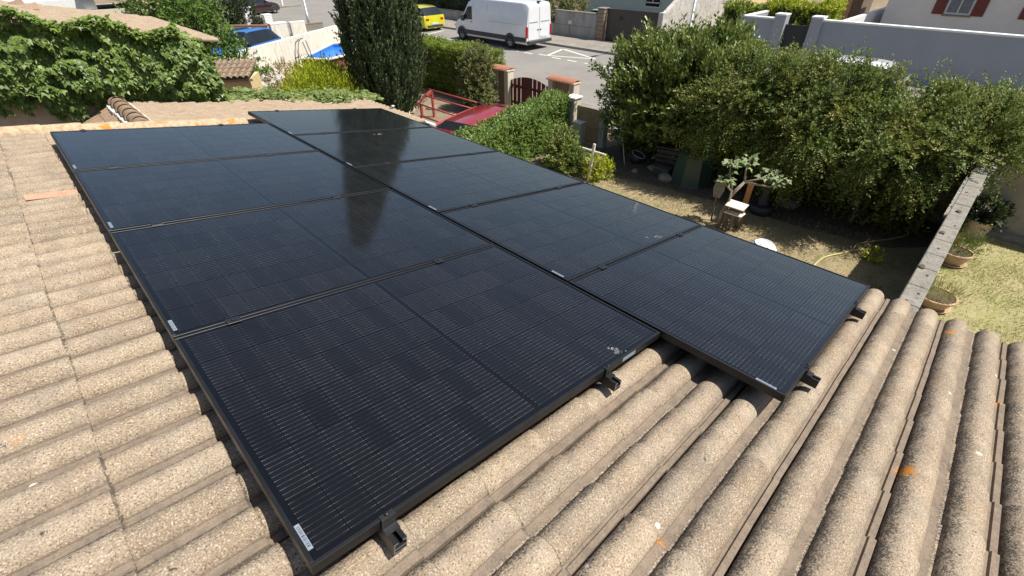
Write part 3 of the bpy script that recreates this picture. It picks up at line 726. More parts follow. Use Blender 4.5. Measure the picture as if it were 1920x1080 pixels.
o_vent = thing('vent_pipe', 'small grey vent cap at the far roof edge below the cypress', 'vent pipe', rw(5.95, 8.94, NLOW))
mb = MB(); mb.lathe([(0.035, -0.1), (0.035, 0.09), (0.05, 0.095), (0.05, 0.12), (0.0, 0.135)], n=10); mb.build('pipe', M['galv'], o_vent)

# ================================================================== TALLER NEIGHBOUR WITH THE CREEPER WALL
tall = thing('gable_house', 'taller house with a creeper-covered wall and a long sandy tiled roof', 'house', (0.0, 12.4, 0)); TP = Vector((0, 12.4, 0))
mb = MB()
vs = [(-4.2, 10.24, 0), (2.62, 10.24, 0), (2.62, 10.24, 3.48), (-4.2, 10.24, 4.85), (-4.2, 14.85, 0), (2.62, 14.85, 0), (2.62, 14.85, 3.48), (-4.2, 14.85, 4.85)]
mb.add([Vector(v) - TP for v in vs], [(0, 1, 2, 3), (5, 4, 7, 6), (1, 5, 6, 2), (4, 0, 3, 7), (3, 2, 6, 7)]); mb.build('wall', M['rough_render'], tall)
B3 = math.atan(0.20); ax3 = np.array([[math.cos(B3), 0, math.sin(B3)], [0, 1, 0], [-math.sin(B3), 0, math.cos(B3)]])
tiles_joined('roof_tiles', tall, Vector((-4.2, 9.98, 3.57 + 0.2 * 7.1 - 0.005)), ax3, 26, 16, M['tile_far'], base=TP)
for k, (x, y) in enumerate(((0.56, 13.8), (0.69, 12.9))):
    mb = MB(); z = 3.58 + (2.9 - x) * 0.2 + 0.05
    mb.add([(x - TP.x - .12, y - TP.y - .09, z), (x - TP.x - .12, y - TP.y + .09, z), (x - TP.x + .16, y - TP.y + .1, z - 0.03), (x - TP.x + .16, y - TP.y - .1, z - 0.03), (x - TP.x + .16, y - TP.y, z + 0.09)], [(0, 4, 1), (1, 4, 2), (0, 3, 4), (3, 2, 4)])
    mb.build('vent_tile', M['tile_old'], tall)
mb = MB(); mb.box((-4.3 - TP.x, 10.0 - TP.y, 4.96), (-3.9 - TP.x, 14.8 - TP.y, 5.12), 0.02); mb.build('ridge', M['mortar'], tall)
# house behind it
far = thing('white_house', 'white-walled house with a brown tiled roof seen past the sandy roof, top left', 'house', (0.9, 18.0, 0))
mb = MB(); mb.box((-2.4, -1.5, 0), (1.3, 2.2, 3.95)); mb.build('wall', M['white_paint'], far)
tiles_joined('roof_tiles', far, Vector((1.91, 16.35, 4.02)), ax3, 6, 12, M['tile_old'], base=Vector((0.9, 18.0, 0)))
mb = MB(); mb.box((1.06, -1.6, 3.57), (2.73, -1.51, 3.70)); mb.box((1.31, -1.5, 0), (2.5, 2.2, 3.56)); mb.build('annex_wall', M['cream'], far)

# ---- creeper on the gable wall
ivy = thing('virginia_creeper', 'dense dark green creeper hanging over the taller house wall', 'climbing plant', (0.4, 10.2, 3.0))
rg = np.random.default_rng(5); n = 25000
EV = lambda q: 3.60 + 0.21 * (2.896 - q)             # upper edge, following the verge of the roof
x = rg.uniform(-1.95, 2.70, n)
top = EV(x) + 0.03 * np.sin(x * 6) + 0.03 * np.sin(x * 16)
bot = np.interp(x, [-1.91, -0.38, 0.1, 0.25, 0.4, 0.55, 0.75, 1.0, 1.76, 2.2, 2.88], [3.15, 3.0, 2.95, 2.80, 2.70, 2.80, 2.83, 2.83, 2.73, 2.66, 2.52]) + 0.07 * np.sin(x * 21) + rg.normal(0, 0.03, n)
f = rg.uniform(0, 1, n) ** 0.92; z = bot + (top - bot) * f
hx, hz = rg.uniform(-1.95, 2.88, 260), rg.uniform(2.4, 4.6, 260); hv = rg.uniform(-0.10, 0.14, 260)      # uneven bunches
near = np.argmin((x[:, None] - hx[None]) ** 2 + (z[:, None] - hz[None]) ** 2, 1)
thick = 0.30 * np.sqrt(np.clip(1 - (2 * f - 1.10) ** 2, 0.10, 1)) + hv[near]
y = 10.21 - np.clip(thick, 0.05, 1) * rg.uniform(0.15, 1.0, n) ** 0.4
P = np.stack([x, y, z], 1)
D = np.stack([rg.normal(0.05, 0.45, n), -0.45 + rg.normal(0, 0.25, n), -0.85 + rg.normal(0, 0.25, n)], 1)
NR = np.stack([rg.normal(0, 0.35, n), -0.75 + rg.normal(0, 0.3, n), 0.65 + rg.normal(0, 0.3, n)], 1)
sz = np.clip(rg.lognormal(-2.76, 0.28, n), 0.032, 0.115)
V, F, T = leaves(P, D, NR, sz, sz * 1.05, np.clip(rg.beta(2, 2.2, n) + 0.25 * (f > 0.9), 0, 1), lobed=True)
# over the top edge and round the corner
n2 = 1500; x2 = rg.uniform(-1.95, 2.35, n2); z2 = EV(x2) + rg.uniform(-0.04, 0.10, n2) + 0.07 * np.sin(x2 * 6); y2 = rg.uniform(9.8, 10.12, n2)
P2 = np.stack([x2, y2, z2], 1); s2 = rg.uniform(0.05, 0.10, n2)
p2 = leaves(P2, np.stack([rg.normal(0, .6, n2), -0.6 + rg.normal(0, .3, n2), rg.normal(-0.1, .3, n2)], 1), np.stack([rg.normal(0, .4, n2), rg.normal(-.3, .4, n2), np.ones(n2)], 1), s2, s2, rg.uniform(0.3, 1, n2), lobed=True)
n3 = 1300; z3 = rg.uniform(2.45, 3.50, n3); P3 = np.stack([2.62 + rg.uniform(0, 0.14, n3), rg.uniform(9.98, 10.9, n3), z3], 1); s3 = rg.uniform(0.05, 0.10, n3)
p3 = leaves(P3, np.stack([0.5 + rg.normal(0, .3, n3), rg.normal(-.2, .4, n3), -0.8 + rg.normal(0, .2, n3)], 1), np.stack([0.7 + rg.normal(0, .3, n3), rg.normal(-.3, .3, n3), 0.6 + 0 * z3], 1), s3, s3, rg.uniform(0, 1, n3), lobed=True)
V, F, T = merge([(V, F, T), p2, p3])
fast('leaves', V, F, M['ivy'], T, ivy)['kind'] = 'stuff'
mb = MB()
for k in range(9):
    xx = -1.6 + k * 0.5; mb.tube([(xx, 10.23, 3.02), (xx + 0.06, 10.20, 3.3), (xx + 0.2, 10.20, float(EV(xx)) - 0.1)], [0.018, 0.013, 0.006], 5)
mb.build('stems', M['bark'], ivy, world=True)

# ---- ivy creeping over the back edge of the lower roof
iv2 = thing('ivy', 'low variegated ivy creeping over the back edge of the far roof', 'climbing plant', (4.4, 10.8, 2.1))
n = 5200; rg = np.random.default_rng(8); px = rg.uniform(2.6, 6.2, n)
py = 10.68 + rg.normal(0, 0.2, n) - 0.24 * np.abs(np.sin(px * 2.9)) * rg.uniform(0, 1, n) + (px > 4.2) * rg.uniform(-0.62, 0.1, n) * np.exp(-((px - 4.85) / 0.65) ** 2)
zz = Z0 - px * math.tan(A) + NLOW / math.cos(A) + 0.05 + rg.uniform(0.0, 0.13, n) * (0.6 + 0.5 * np.sin(px * 4)) * np.where(px < 3.8, 0.4, 1.0) + np.where(py > 10.75, rg.uniform(-0.15, 0.08, n), 0)
P = np.stack([px, py, zz], 1); sz = rg.uniform(0.055, 0.105, n)
V, F, T = leaves(P, np.stack([rg.normal(0, .7, n), -0.3 + rg.normal(0, .7, n), rg.normal(-.1, .25, n)], 1), np.stack([rg.normal(0, .4, n), rg.normal(-.25, .4, n), np.ones(n)], 1), sz, sz, rg.uniform(0, 1, n), lobed=True)
fast('leaves', V, F, M['ivy_low'], T, iv2)['kind'] = 'stuff'
mb = MB(); mb.tube([(6.1, 10.9, 0), (6.0, 10.88, 1.2), (5.3, 10.85, 1.98), (3.8, 10.8, 2.25), (2.8, 10.8, 2.45)], [0.03, 0.025, 0.018, 0.012, 0.006], 6); mb.build('stem', M['bark'], iv2, world=True)

# ================================================================== CYPRESS
cy = thing('cypress_tree', 'tall dark columnar cypress beyond the roof corner', 'tree', (7.55, 12.0, 0))
def cyp_r(z):
    return 0.77 * np.interp(z, [0.75, 1.1, 1.8, 3.0, 4.0, 5.0, 6.0, 7.0, 7.7], [0.35, 0.92, 1.20, 1.22, 1.10, 0.86, 0.62, 0.36, 0.04])
rg = np.random.default_rng(21); ns = 6200
zc = rg.uniform(0.8, 7.8, ns); th = rg.uniform(0, 6.283, ns)
col_ = np.round(th / 6.283 * 26); ridge_w = 0.10 * np.sin(th * 13 + 0.8 * np.sin(zc * 1.1)) + 0.07 * np.sin(th * 7 + zc * 1.9)
rr = cyp_r(zc) * (1 + ridge_w) * (1 - np.abs(rg.normal(0, 0.08, ns)))
P = np.stack([7.5 + rr * np.cos(th), 12.0 + rr * np.sin(th), zc], 1); D = np.stack([np.cos(th) * 0.35, np.sin(th) * 0.35, np.full(ns, 1.0)], 1)
V, F, T = shoots(P, D, 17, 0.34, 0.07, 0.036, up=0.5, spread=0.4, seed=3)
cr = fast('crown', V, F, M['cypress'], T, cy); cr['kind'] = 'stuff'
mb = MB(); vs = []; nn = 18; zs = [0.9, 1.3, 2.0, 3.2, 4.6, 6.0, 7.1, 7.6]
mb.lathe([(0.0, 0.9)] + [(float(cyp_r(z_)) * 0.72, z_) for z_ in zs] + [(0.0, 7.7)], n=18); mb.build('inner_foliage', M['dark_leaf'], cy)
mb = MB(); mb.tube([(0, 0, 0), (0.02, 0, 1.0), (0, 0.02, 7.4)], [0.16, 0.13, 0.03], 9); mb.build('trunk', M['bark'], cy)

# ================================================================== BUSHES: generic builder
def bush(name, label, cat, base, els, mt, n, n_leaf, slen, ll, lw, up=0.35, spread=0.9, droop=0.0, seed=0, tips=None, r0=0.05, group=None, shell=0.25, lo=0.2, clipz=0.03, extra=None, outw=1.0, trunk_h=0.35, clump=0.0):
    t_ = thing(name, label, cat, base, group=group)
    P, D = in_ellipsoids(els, n, seed, shell, lo, clump=clump)
    k = P[:, 2] > clipz; P, D = P[k], D[k]
    D = unit(D * outw + np.array([0, 0, up]))
    parts = [shoots(P, D, n_leaf, slen, ll, lw, up, spread, droop, seed + 1)]
    if extra: parts += extra
    V, F, T = merge(parts)
    fast('foliage', V, F, M[mt], T, t_)['kind'] = 'stuff'
    if tips is None: tips = [(e[0], e[1], e[2] + e[5] * 0.4) for e in els]
    limbs(base, tips, r0, 'trunk', t_, trunk_h=trunk_h)
    return t_
# laurel at the garden corner
lau = [(11.75, 6.3, 1.55, 0.85, 0.8, 0.85), (12.0, 6.35, 2.12, 0.9, 0.85, 0.72), (12.2, 5.4, 2.18, 1.1, 1.15, 0.95), (11.55, 5.5, 1.75, 1.0, 1.0, 0.85), (12.6, 6.2, 1.6, 1.0, 1.0, 1.2), (11.7, 4.6, 2.0, 0.9, 0.8, 0.95), (12.7, 4.9, 2.65, 0.7, 0.8, 0.5), (12.4, 6.3, 0.8, 0.6, 0.9, 0.8), (12.2, 5.0, 0.8, 0.7, 0.9, 0.8)]
bush('laurel_bush', 'big bright green glossy laurel bush between the wooden gate and the feathery shrubs', 'bush', (12.3, 5.9, 0), lau, 'laurel', 6600, 11, 0.36, 0.125, 0.052, 0.5, 0.75, seed=31, r0=0.09, shell=0.17, clump=46)
# a spray of laurel reaching out over the street
sh = [[], []]
for (a, b2, nn) in (((11.9, 7.2, 1.9), (11.75, 7.95, 2.10), 26), ((11.8, 7.1, 1.3), (11.7, 7.75, 1.42), 14), ((12.2, 6.9, 2.4), (12.2, 7.45, 2.65), 12), ((12.4, 5.0, 2.7), (12.5, 4.9, 3.3), 12), ((12.3, 6.4, 2.6), (12.25, 6.75, 3.05), 12)):
    for i in range(nn):
        f_ = 0.3 + 0.7 * i / nn; sh[0].append(np.array(a) * (1 - f_) + np.array(b2) * f_ + RNG.normal(0, 0.05, 3)); sh[1].append(np.array(b2) - np.array(a) + RNG.normal(0, 0.25, 3))
lt = thing('laurel_branch', 'loose leafy laurel branches poking out over the pale road', 'branch', (11.9, 7.1, 1.8))
V, F, T = shoots(np.array(sh[0]), np.array(sh[1]), 8, 0.22, 0.11, 0.046, 0.5, 0.8, seed=77)
fast('foliage', V, F, M['laurel'], T, lt)['kind'] = 'stuff'
mb = MB()
for a, b2 in (((12.0, 6.3, 1.2), (11.75, 7.95, 2.10)), ((12.0, 6.5, 0.9), (11.7, 7.75, 1.42)), ((12.3, 6.3, 1.6), (12.2, 7.4, 2.65)), ((12.4, 5.3, 1.9), (12.5, 4.9, 3.2)), ((12.3, 6.0, 1.9), (12.25, 6.75, 3.0))): mb.tube([a, (Vector(a) + Vector(b2)) / 2 + Vector((0, 0, .08)), b2], [0.03, 0.02, 0.006], 6)
mb.build('stem', M['bark'], lt, world=True)
# feathery shrubs
shr = [
 ('feathery_shrub', 'olive brown feathery shrub beside the laurel, behind the dark green compost bin', [(11.8, 3.7, 1.78, 1.15, 1.0, 0.88), (11.9, 3.3, 2.25, 1.1, 0.9, 0.74), (12.3, 3.5, 0.7, 0.6, 1.0, 0.7)], 41, 0.25),
 ('feathery_shrub', 'bronze-tinged feathery shrub in the middle of the row, behind the fig tree', [(11.6, 2.1, 1.70, 1.2, 1.1, 0.82), (11.9, 2.0, 2.20, 1.1, 1.0, 0.70), (12.3, 2.1, 0.7, 0.6, 1.0, 0.7)], 42, 0.3),
 ('feathery_shrub', 'dark feathery shrub with long arching shoots, leaning over the concrete wall', [(11.65, 0.65, 1.68, 1.15, 1.05, 0.80), (12.0, 0.5, 2.08, 1.2, 1.0, 0.62), (12.4, 0.6, 0.7, 0.55, 1.0, 0.7)], 43, 0.35),
 ('feathery_shrub', 'green feathery shrub spilling over the far end of the garden wall', [(12.1, -0.45, 2.0, 0.95, 0.65, 0.42), (12.8, -0.95, 2.25, 0.8, 0.75, 0.32)], 44, 0.2)]
for nm, lb, els, sd, dr in shr:
    rg = np.random.default_rng(sd); ex = []
    # long thin whips above the crown
    nw_ = 26; e = els[1]; u = unit(rg.normal(0, 1, (nw_, 3)) * np.array([1, 1, 0.5]) + np.array([0.2, 0, 0.9])); Pw = np.array(e[:3]) + u * np.array(e[3:6]) * 0.9
    ex.append(shoots(Pw, u * np.array([1, 1, 0.6]) + np.array([0, 0, .35]), 34, 0.70, 0.045, 0.02, 0.3, 0.9, 0.15, sd + 9))
    bush(nm, lb, 'shrub', (els[0][0], els[0][1], 0), els, 'feather', 5200 if sd < 44 else 1900, 26, 0.50, 0.055, 0.026, 0.25, 0.9, dr, sd, r0=0.06, group='feathery shrubs along the street side', extra=ex, shell=0.18, clump=38)
# back hedge with lime top, clipped box
def box_hedge(name, label, x0, x1, y0, y1, h, mt, n, n_leaf, slen, ll, lw, seed, rough=0.05, topmat=None, base_z=0.0, taper=0.0, skew=None):
    t_ = thing(name, label, 'hedge', ((x0 + x1) / 2, (y0 + y1) / 2, base_z)); rg = np.random.default_rng(seed)
    A_ = np.array([(x1 - x0) * (y1 - y0), (y1 - y0) * h, (y1 - y0) * h, (x1 - x0) * h, (x1 - x0) * h]); fc = rg.choice(5, n, p=A_ / A_.sum())
    u, v = rg.uniform(0, 1, n), rg.uniform(0, 1, n); P = np.zeros((n, 3)); D = np.zeros((n, 3))
    dep = np.abs(rg.normal(0, 0.10, n))
    for k in range(5):
        m_ = fc == k
        if k == 0: P[m_] = np.stack([x0 + u[m_] * (x1 - x0), y0 + v[m_] * (y1 - y0), h - dep[m_]], 1); D[m_] = (0, 0, 1)
        elif k in (1, 2): P[m_] = np.stack([(x0 + dep[m_]) if k == 1 else (x1 - dep[m_]), y0 + u[m_] * (y1 - y0), v[m_] * h], 1); D[m_] = (-1 if k == 1 else 1, 0, 0.3)
        else: P[m_] = np.stack([x0 + u[m_] * (x1 - x0), (y0 + dep[m_]) if k == 3 else (y1 - dep[m_]), v[m_] * h], 1); D[m_] = (0, -1 if k == 3 else 1, 0.3)
    bmp = rough * (np.sin(P[:, 0] * 3.1 + P[:, 2] * 4) + np.sin(P[:, 1] * 2.7 + P[:, 2] * 3) + np.sin(P[:, 1] * 7.3 + P[:, 0] * 6))
    P += D * bmp[:, None] - D * slen * 0.7
    if skew is not None: P[:, 1] += (P[:, 0] - x0) * skew
    P[:, 2] += base_z
    V, F, T = shoots(P, D + np.array([0, 0, 0.35]), n_leaf, slen, ll, lw, 0.3, 0.8, 0, seed + 1)
    fast('foliage', V, F, M[mt], T, t_)['kind'] = 'stuff'
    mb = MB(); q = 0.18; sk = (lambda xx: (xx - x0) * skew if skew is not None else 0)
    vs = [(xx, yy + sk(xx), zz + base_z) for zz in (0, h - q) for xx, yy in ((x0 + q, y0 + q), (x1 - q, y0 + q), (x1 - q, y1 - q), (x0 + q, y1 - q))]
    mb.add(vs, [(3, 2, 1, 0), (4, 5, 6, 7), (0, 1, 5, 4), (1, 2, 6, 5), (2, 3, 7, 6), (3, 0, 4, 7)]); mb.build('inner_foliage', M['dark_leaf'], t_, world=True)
    return t_
box_hedge('street_hedge', 'tall clipped hedge with a sunlit lime green top beside the arched gate', 12.15, 13.35, 13.3, 19.5, 1.82, 'hedge_top', 9000, 12, 0.17, 0.06, 0.022, 51)
box_hedge('front_hedge', 'clipped glossy green hedge between the red car and the tiled gate pillar', 6.8, 11.55, 7.5, 8.25, 1.32, 'box', 9500, 9, 0.11, 0.056, 0.032, 52, rough=0.03, skew=0.225)
bush('round_bush', 'tall grey green bush in front of the clipped hedge, next to the arched gate', 'bush', (11.8, 13.4, 0), [(11.75, 13.1, 1.0, 0.5, 0.5, 0.9), (11.8, 13.05, 1.65, 0.36, 0.36, 0.4), (11.7, 13.0, 0.5, 0.5, 0.55, 0.5)], 'olive', 1500, 12, 0.28, 0.075, 0.032, seed=61)
bush('pillar_bush', 'round leafy bush in front of the white letterbox pillar', 'bush', (9.6, 7.1, 0), [(9.6, 7.15, 0.40, 0.48, 0.40, 0.38), (9.75, 7.35, 0.66, 0.32, 0.30, 0.28), (9.55, 6.82, 0.30, 0.40, 0.34, 0.28)], 'laurel', 900, 11, 0.2, 0.075, 0.036, seed=62)
bush('small_bush', 'small yellow green bush at the foot of the white cross post', 'bush', (9.75, 6.15, 0), [(9.75, 6.1, 0.25, 0.34, 0.28, 0.26)], 'lime', 200, 9, 0.16, 0.08, 0.032, seed=63, r0=0.02, trunk_h=0.1)
# lime green hedge by the pool, bronze bush
bush('lime_bush', 'bright yellow green feathery hedge beyond the ivy, in front of the pool', 'bush', (5.2, 11.9, 0), [(4.4, 11.9, 1.12, 0.6, 0.6, 0.6), (5.0, 11.95, 1.28, 0.75, 0.65, 0.68), (5.6, 12.2, 1.42, 0.75, 0.75, 0.76), (6.0, 12.9, 1.42, 0.6, 0.8, 0.8)], 'lime', 5200, 12, 0.42, 0.075, 0.024, 0.9, 0.5, seed=64, shell=0.18, lo=0.4)
bush('bronze_bush', 'small bronze leaved bush in front of the white garden wall', 'bush', (7.2, 18.6, 0), [(7.2, 18.8, 0.75, 0.75, 0.7, 0.65), (6.9, 17.6, 0.5, 0.6, 0.6, 0.5)], 'rustleaf', 500, 9, 0.25, 0.09, 0.04, seed=65, r0=0.03)
# fruit trees upper left
bush('fruit_tree', 'young leafy fruit tree rising past the end of the sandy roof', 'tree', (4.0, 16.4, 0), [(3.9, 16.0, 3.3, 0.55, 0.55, 0.8), (4.35, 16.4, 3.75, 0.5, 0.5, 0.6), (3.2, 16.2, 3.5, 0.45, 0.5, 0.45), (4.5, 16.0, 2.5, 0.42, 0.45, 0.7), (4.9, 15.8, 1.9, 0.4, 0.5, 0.55)], 'plum', 720, 11, 0.42, 0.125, 0.055, 0.35, 0.9, 0.1, seed=66, r0=0.08, trunk_h=1.6, shell=0.35)
bush('fruit_tree', 'second leafy fruit tree, top left behind the other one', 'tree', (4.6, 20.0, 0), [(4.2, 20.0, 3.2, 0.7, 0.6, 0.7), (5.3, 20.4, 3.6, 0.7, 0.6, 0.6), (4.0, 19.5, 3.9, 0.6, 0.6, 0.4)], 'plum', 520, 11, 0.42, 0.125, 0.055, 0.35, 0.9, 0.1, seed=67, r0=0.07, trunk_h=1.7, shell=0.35)
bush('evergreen_bush', 'broad dark evergreen bush behind the white wall near the top edge', 'bush', (10.2, 32.6, 0), [(9.6, 32.8, 1.3, 1.1, 1.0, 1.2), (10.7, 33.0, 1.5, 1.1, 1.0, 1.2), (8.4, 31.8, 1.7, 1.0, 1.0, 1.1)], 'dark_leaf', 1800, 11, 0.35, 0.12, 0.06, seed=68)

# ================================================================== GATE LINE AT THE STREET
def pillar(name, label, y0, y1, x, h):
    t_ = thing(name, label, 'gate pillar', (x, (y0 + y1) / 2, 0)); d = 0.30; wy = (y1 - y0) / 2
    mb = MB(); mb.box((-d / 2, -wy, 0), (d / 2, -wy + 0.2, h), 0.01); mb.box((-d / 2, wy - 0.2, 0), (d / 2, wy, h), 0.01); mb.build('side_wall', M['cream'], t_)
    t_.children[-1]['kind'] = 'stuff'
    mb = MB(); mb.box((0.0, -wy + 0.2, 0), (d / 2 - 0.02, wy - 0.2, h - 0.01)); mb.build('back_panel', M['tan'], t_)
    # capping of small terracotta barrel tiles
    n = int(round(2 * wy / 0.115)); me = None
    for k in range(n):
        mb = MB(); vs = []; fs = []; q = 7
        for xx, dz in ((-0.26, 0.02), (0.0, 0.10), (0.26, 0.02)):
            for i in range(q):
                th = math.pi * i / (q - 1); vs.append((xx, -0.055 * math.cos(th), dz + 0.045 * math.sin(th)))
        for a_ in range(2):
            for i in range(q - 1): fs.append((a_ * q + i, (a_ + 1) * q + i, (a_ + 1) * q + i + 1, a_ * q + i + 1))
        for e in (0, 2): fs.append(tuple(range(e * q, e * q + q)))
        mb.add(vs, fs, True)
        if me is None: me = mb.mesh('cap_tile', M['terracotta'])
        inst('cap_tile', me, t_, (0, -wy + (k + 0.5) * 2 * wy / n, h - 0.005), (0, 0, rj.uniform(-.03, .03)))
    mb = MB(); mb.box((-0.20, -wy - 0.02, h), (0.20, wy + 0.02, h + 0.035)); mb.build('cap_bed', M['cream'], t_)
    return t_
pillar('gate_pillar', 'cream gate pillar with a terracotta tile cap, against the clipped hedge', 12.2, 13.04, 12.6, 1.32)
pillar('gate_pillar', 'cream gate pillar with a terracotta tile cap, behind the white letterbox pillar', 9.2, 10.3, 12.6, 1.36)
gate = thing('arched_gate', 'dark oxblood slatted gate with a shallow arched top between tiled pillars', 'gate', (12.62, 11.28, 0))
yy = -0.92
for k, wd in enumerate([0.155, 0.155, 0.155, 0.155, 0.52, 0.155, 0.155, 0.155, 0.155]):
    yc = yy + wd / 2; h = 1.24 - 0.22 * ((yc) / 0.95) ** 2 - 0.03
    ya, yb_ = yy, yy + wd; top_ = lambda q: 1.22 - 0.20 * (q / 0.95) ** 2; vs = []
    nn_ = 5 if wd > 0.3 else 2
    for q in range(nn_):
        yq = ya + wd * q / (nn_ - 1)
        for xx in (-0.012, 0.012): vs += [(xx, yq, 0.06), (xx, yq, top_(yq))]
    fs = []
    for q in range(nn_ - 1):
        a0, b0 = 4 * q, 4 * q + 4; fs += [(a0, a0 + 1, b0 + 1, b0), (a0 + 2, b0 + 2, b0 + 3, a0 + 3), (a0 + 1, a0 + 3, b0 + 3, b0 + 1), (a0, b0, b0 + 2, a0 + 2)]
    e = 4 * (nn_ - 1); fs += [(0, 2, 3, 1), (e, e + 1, e + 3, e + 2)]
    mb = MB(); mb.add(vs, fs); mb.build('slat', M['gate_red'], gate); yy += wd + 0.046
mb = MB()
mb.box((0.0125, -0.94, 0.25), (0.04, 0.93, 0.33)); mb.build('rail', M['gate_red'], gate)
mb = MB(); mb.box((0.0125, -0.94, 0.82), (0.04, 0.93, 0.90)); mb.build('rail', M['gate_red'], gate)
mb = MB(); mb.tube([(-0.03, -0.92, 0.80), (-0.03, 0.0, 0.86), (-0.03, 0.92, 0.80)], 0.014, 6); mb.build('arch_band', M['black'], gate)
for zz in (0.62, 0.86):
    mb = MB(); mb.lathe([(0.0, 0.012), (0.022, 0.012), (0.026, 0.0)], n=10); 
    o = mb.build('handle', M['steel'], gate); o.location = (-0.012, 0.0, zz); o.rotation_euler = (0, -math.pi / 2, 0)
lb = thing('letterbox_pillar', 'white rendered pillar with a grey letterbox beside the trimmed hedge', 'letterbox', (11.75, 8.62, 0))
mb = MB(); mb.box((-0.17, -0.17, 0), (0.17, 0.17, 1.20), 0.015); mb.build('pillar', M['cream'], lb)
mb = MB(); mb.box((-0.185, -0.12, 0.88), (-0.1705, 0.12, 1.12), 0.004); mb.build('letterbox', M['galv'], lb)
mb = MB(); mb.box((-0.20, -0.20, 1.2005), (0.20, 0.20, 1.25), 0.01); mb.build('cap', M['white_paint'], lb)
sp_ = thing('small_pillar', 'low white pillar at the hinge side of the wooden gate', 'pillar', (11.5, 8.12, 0))
mb = MB(); mb.box((-0.15, -0.15, 0), (0.15, 0.15, 0.62), 0.015); mb.build('pillar', M['cream'], sp_)
mb = MB(); mb.box((-0.17, -0.17, 0.6205), (0.17, 0.17, 0.66), 0.01); mb.build('cap', M['white_paint'], sp_)
wg = thing('wooden_gate', 'brown plank garden gate with diagonal braces, left of the grey post', 'gate', (11.62, 7.92, 0))
for k in range(6):
    mb = MB(); mb.box((-0.011, -0.42 + k * 0.142, 0.03 + rj.uniform(-.01, .01)), (0.011, -0.42 + k * 0.142 + 0.137, 1.06), 0.003); mb.build('plank', M['wood'], wg)
for zz in (0.12, 0.52, 0.93):
    mb = MB(); mb.box((-0.034, -0.42, zz), (-0.0115, 0.425, zz + 0.075), 0.003); mb.build('crossbar', M['wood'], wg)
for z0, z1 in ((0.20, 0.51), (0.60, 0.92)):
    mb = MB(); mb.add([(-0.032, 0.40, z0), (-0.032, 0.32, z0), (-0.032, -0.40, z1), (-0.032, -0.32, z1), (-0.0115, 0.40, z0), (-0.0115, 0.32, z0), (-0.0115, -0.40, z1), (-0.0115, -0.32, z1)], [(0, 3, 2, 1), (4, 5, 6, 7), (0, 1, 5, 4), (1, 2, 6, 5), (2, 3, 7, 6), (3, 0, 4, 7)]); mb.build('brace', M['wood'], wg)
gp_ = thing('concrete_post', 'grey weathered concrete post at the right of the wooden gate', 'post', (11.66, 7.38, 0))
mb = MB(); mb.box((-0.09, -0.10, 0), (0.12, 0.10, 1.12), 0.012); mb.build('post', M['old_white'], gp_)

# ================================================================== VEHICLES
def loft(stations, ring):
    """ring(s) -> list of (y,z) half-profile bottom..top ; mirrored; returns verts, faces with (station, ring) index"""
    V = []; prof = [ring(st) for st in stations]; k = len(prof[0])
    for st, pr in zip(stations, prof):
        for y, z in pr: V.append((st['x'], y, z))
        for y, z in reversed(pr): V.append((st['x'], -y, z))
    n = 2 * k; F = []
    for i in range(len(stations) - 1):
        for j in range(n - 1): F.append(((i * n + j, i * n + j + 1, (i + 1) * n + j + 1, (i + 1) * n + j), i, j))
    return V, F, n
def wheel(parent, x, y, r, wd, side, name='wheel'):
    mb = MB(); w2 = wd / 2
    mb.lathe([(r * 0.62, -w2), (r * 0.93, -w2), (r, -w2 * 0.7), (r, w2 * 0.7), (r * 0.93, w2), (r * 0.62, w2)], n=22, axis='Y')
    o = mb.build('wheel', M['tyre'], parent); o.location = (x, y, r)
    mb = MB(); mb.lathe([(0.0, 0.5 * w2 * side), (r * 0.16, 0.62 * w2 * side), (r * 0.2, 0.4 * w2 * side), (r * 0.52, 0.45 * w2 * side), (r * 0.60, 0.8 * w2 * side), (r * 0.63, 0.75 * w2 * side)], n=20, axis='Y')
    mb.build('rim', M['rim'], o); return o
def arch(parent, x, y, r, side):
    mb = MB(); n = 16; vs = []; fs = []
    for i in range(n + 1):
        th = math.pi * (-0.06 + 1.12 * i / n)
        for rr in (0.0, r): vs.append((x + rr * math.cos(th), y, r * 0.9 + rr * math.sin(th)))
    for i in range(n): fs.append((2 * i, 2 * i + 1, 2 * i + 3, 2 * i + 2))
    mb.add(vs, fs); mb.build('wheel_arch', M['plastic'], parent)
